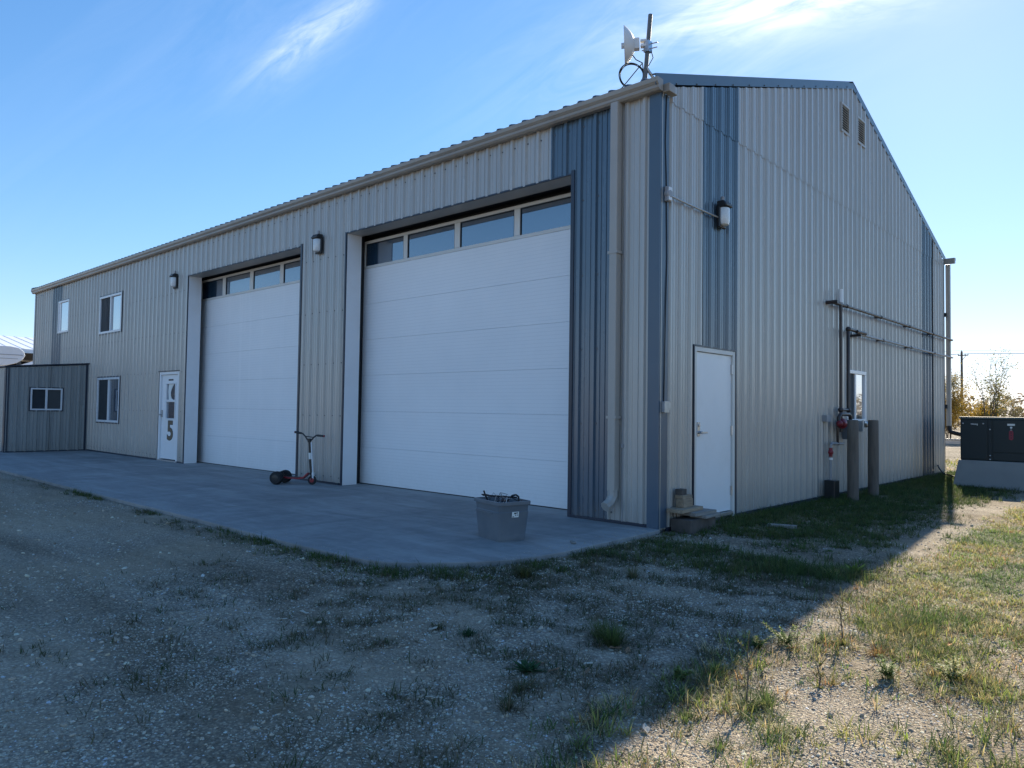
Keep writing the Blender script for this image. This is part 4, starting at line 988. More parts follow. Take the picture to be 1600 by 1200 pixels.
# ---- leaf clouds
def raw_mesh(name, V, T, C, m, smooth=False):
    me = bpy.data.meshes.new(name); V = np.asarray(V, np.float32).reshape(-1, 3); T = np.asarray(T, np.int32).reshape(-1, 3)
    me.vertices.add(len(V)); me.vertices.foreach_set('co', V.ravel()); me.loops.add(T.size); me.polygons.add(len(T))
    me.loops.foreach_set('vertex_index', T.ravel()); me.polygons.foreach_set('loop_start', np.arange(0, T.size, 3, dtype=np.int32))
    if smooth: me.polygons.foreach_set('use_smooth', np.ones(len(T), bool))
    me.update(calc_edges=True)
    a = me.attributes.new('Col', 'FLOAT_COLOR', 'POINT'); C = np.asarray(C, np.float32)
    if C.shape[1] == 3: C = np.concatenate([C, np.ones((len(C), 1), np.float32)], 1)
    a.data.foreach_set('color', C.ravel()); me.materials.append(m); return me
def leaf_quads(P, size, cols, rng):
    n = len(P); a = rng.normal(size=(n, 3)); a /= np.linalg.norm(a, axis=1)[:, None]; b = rng.normal(size=(n, 3)); b -= (a*b).sum(1)[:, None]*a; b /= np.linalg.norm(b, axis=1)[:, None]
    s = (size*rng.uniform(.6, 1.3, n))[:, None]
    V = np.stack([P-a*s, P+b*s*.5, P+a*s, P-b*s*.5], 1).reshape(-1, 3)
    i = np.arange(n)*4; T = np.stack([i, i+1, i+2, i, i+2, i+3], 1).reshape(-1, 3)
    return V, T, np.repeat(cols, 4, 0)
def shrub(name, loc, h, w, nl, pal, label, cat, group, seed, stems=7, lsize=.07, trunk=.03, low=.1, bare=0.0):
    nl = int(nl*3.4); lsize *= .72; trunk *= .6; stems += 2
    rng = np.random.default_rng(seed); t = thing(name, label, cat, loc, 0, group)
    mb = MB(); tips = []
    for k in range(stems):
        a = rng.uniform(0, 2*pi); sp = rng.uniform(.2, 1)*w*.5; top = h*rng.uniform(.65, 1.0)
        p = [(0.05*w*cos(a), .05*w*sin(a), -.1)]; 
        for j in range(1, 6): 
            q = j/5; p.append((sp*cos(a)*q**1.3+rng.normal()*.05*w, sp*sin(a)*q**1.3+rng.normal()*.05*w, top*q))
        mb.tube(p, [trunk*(1-.8*j/5) for j in range(6)], 5)
        pv = [np.array(x) for x in p]
        for b in range(14):
            q = rng.uniform(.25, 1)*5; i = min(4, int(q)); base = pv[i]+(pv[i+1]-pv[i])*(q-i)
            d = rng.normal(size=3); d[2] = abs(d[2])*.9+.3; d /= np.linalg.norm(d); ln = h*rng.uniform(.08, .22)
            e = base+d*ln; mid = base+d*ln*.5+rng.normal(size=3)*.03; mb.tube([base, mid, e], [trunk*.3, trunk*.2, trunk*.08], 4, caps=False)
            tips += [base*.5+e*.5, e, mid]
    mb.build('stems', M_bark, t)
    tips = np.array(tips); c = tips[rng.integers(0, len(tips), nl)] + rng.normal(size=(nl, 3))*h*.05
    c = c[c[:, 2] > low*h*.3]; n = len(c)
    pal = np.array(pal); cl = vnoise(c[:, 0]*2/w+seed, c[:, 2]*2/w, 1.7, seed)
    idx = np.clip((cl*len(pal)+rng.normal(size=n)*.8), 0, len(pal)-1).astype(int)
    cols = pal[idx]*rng.uniform(.7, 1.25, (n, 1))
    V, T, C = leaf_quads(c, lsize, cols, rng)
    me = raw_mesh('foliage', V, T, C, M_leaf); o = bpy.data.objects.new('foliage', me); COL.objects.link(o); o.parent = t
    return t
YEL = [(.42,.27,.04), (.36,.25,.06), (.25,.20,.07), (.45,.30,.05), (.16,.15,.07)]
OLV = [(.17,.15,.07), (.22,.18,.09), (.12,.12,.06), (.28,.20,.08)]
GRY = [(.17,.14,.11), (.20,.17,.14), (.24,.19,.14)]
SAP = [(.13,.15,.05), (.20,.19,.06), (.30,.24,.06)]
gs = 'autumn shrubs beyond the generator'
shrub('shrub', (-5.2, 36.5, -.1), 3.5, 2.6, 3600, YEL, 'tall yellow leafed shrub right behind the building corner', 'shrub', gs, 1, 9, .05)
shrub('shrub', (-3.7, 35.6, -.1), 2.2, 2.2, 3200, YEL[:1]+YEL[3:4]+YEL[:2], 'low golden yellow shrub above the left part of the generator', 'shrub', gs, 2, 8, .05)
shrub('sapling', (-3.05, 35.2, -.1), 4.4, 2.3, 650, SAP, 'thin sapling with sparse green leaves rising above the generator', 'tree', None, 3, 8, .06, .045, .45)
shrub('shrub', (-2.0, 37.5, -.1), 2.6, 2.6, 2000, OLV, 'loose brownish shrub right of the sapling', 'shrub', gs, 4, 9, .05)
shrub('shrub', (-.6, 38.5, -.1), 2.5, 2.6, 900, GRY, 'grey half bare bush at the right edge of the photo', 'shrub', gs, 5, 12, .04)
shrub('shrub', (-6.6, 38.0, -.1), 3.0, 2.8, 2400, OLV, 'olive brown shrub mostly hidden behind the shop', 'shrub', gs, 6, 9, .05)
shrub('shrub', (2.2, 37.0, -.1), 2.7, 3.0, 2200, YEL, 'yellow shrub beyond the far end of the steel beam', 'shrub', gs, 8, 9, .05)
shrub('shrub', (12.0, 26.0, -.1), 3.8, 3.4, 2600, OLV, 'large olive shrub out to the right of the yard', 'shrub', gs, 9, 10, .06)
shrub('shrub', (15.5, 22.0, -.1), 4.6, 4.0, 2600, YEL, 'large yellow shrub out to the right of the yard', 'shrub', gs, 10, 10, .06)
shrub('shrub', (18.5, 17.0, -.1), 4.2, 4.0, 2400, OLV, 'wide brownish shrub at far right of the yard', 'shrub', gs, 12, 10, .06)
# far belt of brush to the horizon
rng = np.random.default_rng(77); nb = 42000
bx = rng.uniform(-150, 140, nb); by = 66+rng.uniform(0, 22, nb)+.0*bx; hh = 1.6+2.6*fbm(bx, by, .12, 5)
bz = rng.uniform(0, 1, nb)**.8*hh
P = np.stack([bx, by, bz], 1); pal = np.array(GRY+[(.26,.20,.08), (.15,.13,.09)]); cols = pal[np.clip(fbm(bx, by, .08, 8)*7-1+rng.normal(size=nb)*.7, 0, 4).astype(int)]*rng.uniform(.6, 1.2, (nb, 1))
V, T, C = leaf_quads(P, .24, cols, rng)
o = bpy.data.objects.new('distant_brush', raw_mesh('distant_brush', V, T, C, M_leaf)); COL.objects.link(o)
tag(o, 'far belt of grey brown autumn brush along the horizon', 'brush', kind='stuff')

# ------------------------------------------------------------------ background left
sh = thing('white_roofed_shed', 'open fronted shed with white ribbed metal roof behind the shop', 'shed', (0,0,-.1))
ex, ez, rxx, rz_ = -44.0, 4.42, -51.0, 5.62
mb = MB(); y = -14.0
while y < 18: mb.box(0, 1, 0, .04, 0, 0, None) if False else None; y += .6
for k in range(54):
    ya = -14+k*.6
    MB().add([(ex, ya, ez), (ex, ya+.6, ez), (rxx, ya+.6, rz_), (rxx, ya, rz_), (ex, ya+.03, ez+.022), (ex, ya+.09, ez+.022), (rxx, ya+.09, rz_+.022), (rxx, ya+.03, rz_+.022), (ex, ya+.14, ez), (rxx, ya+.14, rz_)],
             [(0,1,2,3), (4,5,6,7), (0,4,7,3), (5,8,9,6)]).build('roof_sheet', M_white, sh)
MB().add([(rxx, -14, rz_), (rxx, 18.4, rz_), (-58, 18.4, 4.4), (-58, -14, 4.4)], [(0,1,2,3)]).build('back_roof', M_white, sh)
MB().box(-44.02, -43.94, -14, 18.4, ez-.22, ez).build('fascia', M_white, sh)
MB().box(-57.8, -57.7, -14, 18.4, 0, 4.4).box(-57.7, -44.2, -14, -13.9, 0, 4.5).box(-57.7, -44.2, 18.3, 18.4, 0, 4.5).build('back_wall', mat('dark_shed_wall', (.06,.06,.065), .8), sh)
for k in range(8): MB().box(-44.3, -44.1, -13.8+k*4.55, -13.6+k*4.55, 0, ez-.05).build('post', M_pole, sh)
cp = thing('camper_trailer', 'white fifth wheel camper with rounded overhanging nose parked beyond the annex', 'camper', (-37, 3.05, -.1))
# side profile in (y,z), nose at +y
prof = [(-9.5, .6), (-2.6, .6), (-2.6, 1.5), (-2.3, 2.6), (-1.75, 3.05), (-.75, 3.16), (-.35, 3.28), (-.1, 3.46), (-.0, 3.66), (-.06, 3.86), (-.25, 4.02), (-.6, 4.08), (-9.5, 4.1)]
prof = [(y, z) for y, z in prof]
MB().prism(prof, 'x', -2.4, 0).build('body', M_white, cp, bev=.03)
MB().box(-.01+.0, .012, -9.4, -.1, 3.66, 3.69).box(0, .012, -9.4, -.3, 3.48, 3.50).build('stripe', M_jbox, cp)
for y in (-6.2, -7.1): MB().lathe([(.2, -.12), (.38, -.11), (.4, 0), (.38, .11), (.2, .12)], (-.1, y, .4), (1,0,0), 18).build('wheel', M_tyre, cp, smooth=True)
MB().box(0, .015, -5.0, -3.8, 2.0, 2.7).build('window', M_glassd, cp)
MB().box(0, .02, -3.5, -2.8, .8, 2.7).build('door', M_wframe, cp)
for y in (-2.9, -9.0): MB().box(-.4, -.3, y, y+.1, 0, .65).build('jack_leg', M_blackmetal, cp)
gsd = thing('small_outbuilding', 'small white gable roofed outbuilding half hidden by the shop corner', 'shed', (-41, 5.6, -.1))
MB().box(-2, 0, -1.6, 1.8, 0, 3.22).build('wall', M_jbox, gsd)
MB().prism([(-1.9, 3.15), (.1, 3.95), (2.1, 3.15), (2.1, 3.22), (.1, 4.03), (-1.9, 3.22)], 'x', -2.2, .2).build('roof', M_white, gsd)

# ------------------------------------------------------------------ crushed stone lying on the ground
CX, CY = 4.40, -7.12
def in_slab(x, y):
    px_ = np.array([p[0] for p in SLABC]); py_ = np.array([p[1] for p in SLABC])
    xe = np.interp(y, py_[2:], px_[2:])            # right edge of the slab at this y
    return ((x < -1.1) & (y > -3.36)) | ((x < xe+.01) & (y > -3.34) & (y < .3)) | ((x < .06) & (y > -.1) & (y < 12.6) & (x > -24))
def sample(n, rmin, rmax, rng, ang=(62, 205)):
    th = np.radians(rng.uniform(ang[0], ang[1], n)); r = np.sqrt(rng.uniform(rmin**2, rmax**2, n))
    return CX+r*np.cos(th), CY+r*np.sin(th)
t_ = (1+5**.5)/2
ICO = np.array([(-1,t_,0),(1,t_,0),(-1,-t_,0),(1,-t_,0),(0,-1,t_),(0,1,t_),(0,-1,-t_),(0,1,-t_),(t_,0,-1),(t_,0,1),(-t_,0,-1),(-t_,0,1)]); ICO /= np.linalg.norm(ICO[0])
ICF = np.array([(0,11,5),(0,5,1),(0,1,7),(0,7,10),(0,10,11),(1,5,9),(5,11,4),(11,10,2),(10,7,6),(7,1,8),(3,9,4),(3,4,2),(3,2,6),(3,6,8),(3,8,9),(4,9,5),(2,4,11),(6,2,10),(8,6,7),(9,8,1)])
rng = np.random.default_rng(4)
SX, SY, SR = [], [], []
for n, a, b, med, sg in ((9000, 2.0, 4.4, .0072, .38), (9000, 4.4, 7.5, .0085, .38), (7000, 7.5, 14, .012, .35)):
    x, y = sample(n, a, b, rng); r = med*np.exp(rng.normal(size=n)*sg)
    keep = ~in_slab(x, y)
    cl = fbm(x, y, 1.1, 61)*.6+fbm(x, y, 4.0, 71)*.4
    left = sstep(1.0, -3.0, x)            # packed dirt to the left carries less loose stone
    keep &= rng.uniform(size=n) < np.clip((cl-.30)*3.2, .12, 1)*(1-.2*left)
    d6 = dens(x, y); gcov = np.clip(d6[0]+d6[1]*.8, 0, 1); keep &= rng.uniform(size=n) > gcov*.85
    SX.append(x[keep]); SY.append(y[keep]); SR.append(r[keep])
SX = np.concatenate(SX); SY = np.concatenate(SY); SR = np.clip(np.concatenate(SR), .003, .034); n = len(SX)
q = rng.normal(size=(n, 4)); q /= np.linalg.norm(q, axis=1)[:, None]; w, x, y, z = q.T
RM = np.stack([1-2*(y*y+z*z), 2*(x*y-z*w), 2*(x*z+y*w), 2*(x*y+z*w), 1-2*(x*x+z*z), 2*(y*z-x*w), 2*(x*z-y*w), 2*(y*z+x*w), 1-2*(x*x+y*y)], -1).reshape(n, 3, 3)
V = ICO[None]*(1+rng.normal(size=(n, 12, 1))*.16)*np.stack([rng.uniform(.8, 1.35, n), rng.uniform(.7, 1.1, n), rng.uniform(.5, .85, n)], -1)[:, None, :]
V = np.einsum('nij,nkj->nki', RM, V); V[..., 2] *= .62
V = V*SR[:, None, None]; V[..., 0] += SX[:, None]; V[..., 1] += SY[:, None]; V[..., 2] += (zg(SX, SY)+SR*.08)[:, None]
pal = np.array([(.56,.47,.355), (.48,.395,.29), (.62,.53,.41), (.52,.45,.36), (.38,.30,.215), (.66,.60,.50), (.54,.42,.285), (.56,.50,.41), (.52,.43,.315)])
ci = rng.choice(len(pal), n, p=[.22,.18,.10,.15,.11,.02,.06,.06,.10]); col = np.clip(pal[ci]*rng.uniform(.55, 1.35, (n, 1)), 0, .66)
T = (ICF[None]+np.arange(n)[:, None, None]*12).reshape(-1, 3)
o = bpy.data.objects.new('gravel', raw_mesh('gravel', V.reshape(-1, 3), T, np.repeat(col, 12, 0), M_stone)); COL.objects.link(o)
tag(o, 'loose crushed stone scattered over the yard', 'gravel', kind='stuff')
rng = np.random.default_rng(14); SX, SY, SR = [], [], []
for n, a, b, med, sg in ((98000, 2.0, 4.3, .0042, .32), (80000, 4.3, 7.0, .0055, .3), (36000, 7.0, 12, .008, .3)):
    x, y = sample(n, a, b, rng); keep = ~in_slab(x, y); left = sstep(1.0, -3.0, x)
    cl = fbm(x, y, 1.7, 81); keep &= rng.uniform(size=n) < np.clip((cl-.36)*4.5, .12, 1)*(1-.2*left)
    d6 = dens(x, y); gcov = np.clip(d6[0]+d6[1]*.8, 0, 1); keep &= rng.uniform(size=n) > gcov*.8
    SX.append(x[keep]); SY.append(y[keep]); SR.append((med*np.exp(rng.normal(size=n)*sg))[keep])
SX = np.concatenate(SX); SY = np.concatenate(SY); SR = np.concatenate(SR); n = len(SX)
OV = np.array([(1,0,0),(0,1,0),(-1,0,0),(0,-1,0),(0,0,1),(0,0,-1)], float); OF = np.array([(0,1,4),(1,2,4),(2,3,4),(3,0,4)])
an_ = rng.uniform(0, 2*pi, n); V = OV[None]*(1+rng.normal(size=(n, 6, 1))*.22)*np.stack([rng.uniform(.8, 1.4, n), rng.uniform(.7, 1.1, n), rng.uniform(.45, .8, n)], -1)[:, None, :]
V[:, 4, :2] += rng.normal(size=(n, 2))*.35
x_ = V[..., 0]*np.cos(an_)[:, None]-V[..., 1]*np.sin(an_)[:, None]; y_ = V[..., 0]*np.sin(an_)[:, None]+V[..., 1]*np.cos(an_)[:, None]
V = np.stack([x_, y_, V[..., 2]], -1)*SR[:, None, None]; V[:, :4, 2] -= (SR*.1)[:, None]
V[..., 0] += SX[:, None]; V[..., 1] += SY[:, None]; V[..., 2] += (zg(SX, SY)+.001)[:, None]
ci = rng.choice(len(pal), n, p=[.22,.18,.10,.15,.11,.02,.06,.06,.10]); col = np.clip(pal[ci]*np.exp(rng.normal(size=(n, 1))*.32), .05, .66)
T = (OF[None]+np.arange(n)[:, None, None]*6).reshape(-1, 3)
o = bpy.data.objects.new('fine_gravel', raw_mesh('fine_gravel', V.reshape(-1, 3), T, np.repeat(col, 6, 0), M_stone)); COL.objects.link(o)
tag(o, 'fine crushed stone and grit covering the yard', 'gravel', kind='stuff')

rng = np.random.default_rng(15); n = 1500
x = rng.uniform(-13, .08, n); y = -3.31+np.abs(rng.normal(size=n))*.16; e_ = rng.uniform(size=n) < .3
x = np.where(e_, .07-np.abs(rng.normal(size=n))*.12, x); y = np.where(e_, rng.uniform(-2.6, -.1, n), y)
m_ = in_slab(x+.02, y); x, y = x[m_], y[m_]; n = len(x); r = .0035*np.exp(rng.normal(size=n)*.35)
V = OV[None]*(1+rng.normal(size=(n, 6, 1))*.2)*np.array([1.1, .9, .7]); V = V*r[:, None, None]; V[..., 0] += x[:, None]; V[..., 1] += y[:, None]; V[..., 2] += (r*.3)[:, None]
T = (OF[None]+np.arange(n)[:, None, None]*6).reshape(-1, 3)
o = bpy.data.objects.new('grit', raw_mesh('grit', V.reshape(-1, 3), T, np.repeat(pal[rng.integers(0, 5, n)], 6, 0), M_stone)); COL.objects.link(o)
tag(o, 'grit spilled from the yard onto the edge of the apron', 'grit', kind='stuff')
# ------------------------------------------------------------------ grass
def blades(bx, by, bz, az, ln, wd, lean, bend, col, tipcol=None):
    n = len(bx); dx, dy = np.cos(az), np.sin(az); px_, py_ = -dy, dx
    def P(t, s):
        hor = ln*(np.sin(lean)*t+bend*t*t*.6); ver = ln*(np.cos(lean)*t-bend*t*t*.35)
        return np.stack([bx+dx*hor+px_*wd*s, by+dy*hor+py_*wd*s, bz+ver], -1)
    V = np.stack([P(0, -.5), P(0, .5), P(.5, -.42), P(.5, .42), P(1, 0)], 1).reshape(-1, 3)
    i = np.arange(n)*5; T = np.stack([i, i+1, i+3, i, i+3, i+2, i+2, i+3, i+4], 1).reshape(-1, 3)
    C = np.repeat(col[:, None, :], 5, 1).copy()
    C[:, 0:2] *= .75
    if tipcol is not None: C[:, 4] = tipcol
    return V, T, C.reshape(-1, 3)
def tufts(cx, cy, k, rad, ln, wd, cols, rng, lean=(.1, .9), bend=(.1, .8), jit=.25):
    """cx, cy tuft centres; k blades each"""
    n = len(cx); K = k; N_ = n*K
    r = np.abs(rng.normal(size=N_))*np.repeat(rad, K); a = rng.uniform(0, 2*pi, N_)
    bx = np.repeat(cx, K)+r*np.cos(a); by = np.repeat(cy, K)+r*np.sin(a)
    az = a+rng.normal(size=N_)*.9; L_ = np.repeat(ln, K)*rng.uniform(.45, 1.15, N_)
    c = np.repeat(cols, K, 0)*rng.uniform(1-jit, 1+jit, (N_, 1)); c = c*(1+rng.normal(size=(N_, 3))*.06)
    ok = ~in_slab(bx, by)
    sel = lambda q: q[ok]
    return blades(sel(bx), sel(by), zg(sel(bx), sel(by))-.004, sel(az), sel(L_), np.repeat(wd, K)[ok]*rng.uniform(.6, 1.3, ok.sum()), rng.uniform(*lean, ok.sum()), rng.uniform(*bend, ok.sum()), np.clip(sel(c), .005, 1))
GREEN = np.array([(.075,.115,.032), (.095,.145,.04), (.06,.095,.03), (.125,.155,.045), (.15,.15,.06)])
YELG = np.array([(.38,.38,.10), (.44,.39,.14), (.52,.43,.21), (.30,.36,.085), (.55,.45,.24), (.42,.26,.11), (.24,.33,.07)])
DULL = np.array([(.085,.10,.045), (.11,.11,.055), (.15,.125,.07), (.07,.10,.04), (.19,.15,.09)])
class Acc:
    def __init__(s): s.V, s.T, s.C, s.n = [], [], [], 0
    def add(s, VTC):
        V, T, C = VTC; s.V.append(V); s.T.append(T+s.n); s.C.append(C); s.n += len(V)
    def build(s, name, label, cat, m=None):
        o = bpy.data.objects.new(name, raw_mesh(name, np.concatenate(s.V), np.concatenate(s.T), np.concatenate(s.C), m or M_blade)); COL.objects.link(o)
        return tag(o, label, cat, kind='stuff')
rng = np.random.default_rng(9)
def cand(n, x0, x1, y0, y1, idx, gain=1.0):
    x = rng.uniform(x0, x1, n); y = rng.uniform(y0, y1, n); d = dens(x, y)[idx]*gain
    k = rng.uniform(size=n) < d; return x[k], y[k]
def pick(p, n, x, y, s, seed, spread=.9):
    f = fbm(x, y, s, seed)*len(p)*1.3-len(p)*.15+rng.normal(size=n)*spread
    return p[np.clip(f.astype(int), 0, len(p)-1)]
shade = Acc()
x, y = cand(9000, .02, 2.4, -1.6, 13.5, 0); n = len(x)
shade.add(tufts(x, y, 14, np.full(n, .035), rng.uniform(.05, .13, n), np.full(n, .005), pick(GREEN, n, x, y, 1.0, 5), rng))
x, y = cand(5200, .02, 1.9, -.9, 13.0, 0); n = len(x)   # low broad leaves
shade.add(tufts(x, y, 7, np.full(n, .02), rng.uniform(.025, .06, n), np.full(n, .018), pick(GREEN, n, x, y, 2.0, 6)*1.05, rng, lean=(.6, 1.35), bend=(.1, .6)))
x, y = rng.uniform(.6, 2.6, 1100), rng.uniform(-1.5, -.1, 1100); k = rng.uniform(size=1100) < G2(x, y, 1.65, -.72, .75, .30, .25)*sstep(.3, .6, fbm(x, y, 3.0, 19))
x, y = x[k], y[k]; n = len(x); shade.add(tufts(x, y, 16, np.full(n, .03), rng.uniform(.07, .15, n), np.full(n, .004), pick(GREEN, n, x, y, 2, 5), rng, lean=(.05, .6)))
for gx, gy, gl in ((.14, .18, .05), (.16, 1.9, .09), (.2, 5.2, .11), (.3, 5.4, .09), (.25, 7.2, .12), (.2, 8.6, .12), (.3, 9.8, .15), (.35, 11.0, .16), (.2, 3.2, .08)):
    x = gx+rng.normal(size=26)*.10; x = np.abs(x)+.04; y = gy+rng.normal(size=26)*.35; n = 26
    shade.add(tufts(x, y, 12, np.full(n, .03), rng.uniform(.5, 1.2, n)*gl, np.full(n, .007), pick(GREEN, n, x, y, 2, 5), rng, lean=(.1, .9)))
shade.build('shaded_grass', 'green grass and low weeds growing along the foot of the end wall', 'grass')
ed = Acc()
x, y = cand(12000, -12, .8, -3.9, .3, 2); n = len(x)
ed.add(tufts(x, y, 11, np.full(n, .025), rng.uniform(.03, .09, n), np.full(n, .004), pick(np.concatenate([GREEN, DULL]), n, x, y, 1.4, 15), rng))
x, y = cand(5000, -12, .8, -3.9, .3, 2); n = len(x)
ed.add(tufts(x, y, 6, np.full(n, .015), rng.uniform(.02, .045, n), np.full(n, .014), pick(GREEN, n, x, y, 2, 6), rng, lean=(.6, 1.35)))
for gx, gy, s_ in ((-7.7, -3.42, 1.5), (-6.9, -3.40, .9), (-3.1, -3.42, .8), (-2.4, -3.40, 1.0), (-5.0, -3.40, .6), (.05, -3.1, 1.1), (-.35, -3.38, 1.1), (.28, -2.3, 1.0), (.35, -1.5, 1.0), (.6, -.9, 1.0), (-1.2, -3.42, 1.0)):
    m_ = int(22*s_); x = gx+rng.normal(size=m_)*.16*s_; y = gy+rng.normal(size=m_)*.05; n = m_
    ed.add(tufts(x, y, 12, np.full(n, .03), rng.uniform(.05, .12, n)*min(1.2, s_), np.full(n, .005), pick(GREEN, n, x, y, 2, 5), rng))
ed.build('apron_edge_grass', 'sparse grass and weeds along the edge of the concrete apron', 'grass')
gv = Acc()
x, y = cand(14000, -2.5, 3.1, -6.4, .8, 3); n = len(x)
gv.add(tufts(x, y, 10, rng.uniform(.02, .06, n), rng.uniform(.03, .085, n), np.full(n, .0046), pick(DULL, n, x, y, 2.0, 25, 1.3), rng, lean=(.2, 1.3)))
x, y = cand(2600, -2.5, 3.1, -6.4, .8, 3); n = len(x)
gv.add(tufts(x, y, 6, rng.uniform(.012, .03, n), rng.uniform(.012, .03, n), np.full(n, .007), pick(DULL, n, x, y, 2.0, 26, 1.3), rng, lean=(.7, 1.45)))
gv.build('gravel_weeds', 'low sparse dull weeds coming up through the shaded gravel', 'weeds')
sg = Acc()
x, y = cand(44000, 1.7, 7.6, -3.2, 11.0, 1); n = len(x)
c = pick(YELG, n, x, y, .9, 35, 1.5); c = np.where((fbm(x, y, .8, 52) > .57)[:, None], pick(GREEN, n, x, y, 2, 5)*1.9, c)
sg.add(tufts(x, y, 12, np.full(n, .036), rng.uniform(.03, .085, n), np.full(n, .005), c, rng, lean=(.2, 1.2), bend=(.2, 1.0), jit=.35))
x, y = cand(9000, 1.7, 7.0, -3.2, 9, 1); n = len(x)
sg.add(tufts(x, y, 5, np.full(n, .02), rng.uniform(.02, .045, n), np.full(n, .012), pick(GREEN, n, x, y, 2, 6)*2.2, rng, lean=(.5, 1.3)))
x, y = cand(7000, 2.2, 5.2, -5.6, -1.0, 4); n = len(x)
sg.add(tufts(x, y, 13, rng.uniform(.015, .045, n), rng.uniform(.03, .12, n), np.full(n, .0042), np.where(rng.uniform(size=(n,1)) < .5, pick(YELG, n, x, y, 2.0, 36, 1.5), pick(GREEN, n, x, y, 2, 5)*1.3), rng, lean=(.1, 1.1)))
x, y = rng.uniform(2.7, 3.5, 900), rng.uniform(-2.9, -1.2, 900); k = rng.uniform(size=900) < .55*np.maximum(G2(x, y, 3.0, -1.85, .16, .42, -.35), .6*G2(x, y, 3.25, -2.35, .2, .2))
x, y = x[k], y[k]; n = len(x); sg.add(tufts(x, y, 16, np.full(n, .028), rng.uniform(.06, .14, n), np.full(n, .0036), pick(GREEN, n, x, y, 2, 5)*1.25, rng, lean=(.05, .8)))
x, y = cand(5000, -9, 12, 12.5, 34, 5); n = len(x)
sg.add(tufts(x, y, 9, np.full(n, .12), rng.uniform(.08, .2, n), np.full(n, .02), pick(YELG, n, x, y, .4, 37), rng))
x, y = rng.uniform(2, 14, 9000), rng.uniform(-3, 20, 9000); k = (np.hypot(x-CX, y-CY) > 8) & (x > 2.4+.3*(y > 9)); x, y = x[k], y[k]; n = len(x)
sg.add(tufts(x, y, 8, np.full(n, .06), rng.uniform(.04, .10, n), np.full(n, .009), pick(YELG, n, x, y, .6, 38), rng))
sg.build('sunlit_grass', 'dry yellow and green grass in the sun to the right of the shadow', 'grass')

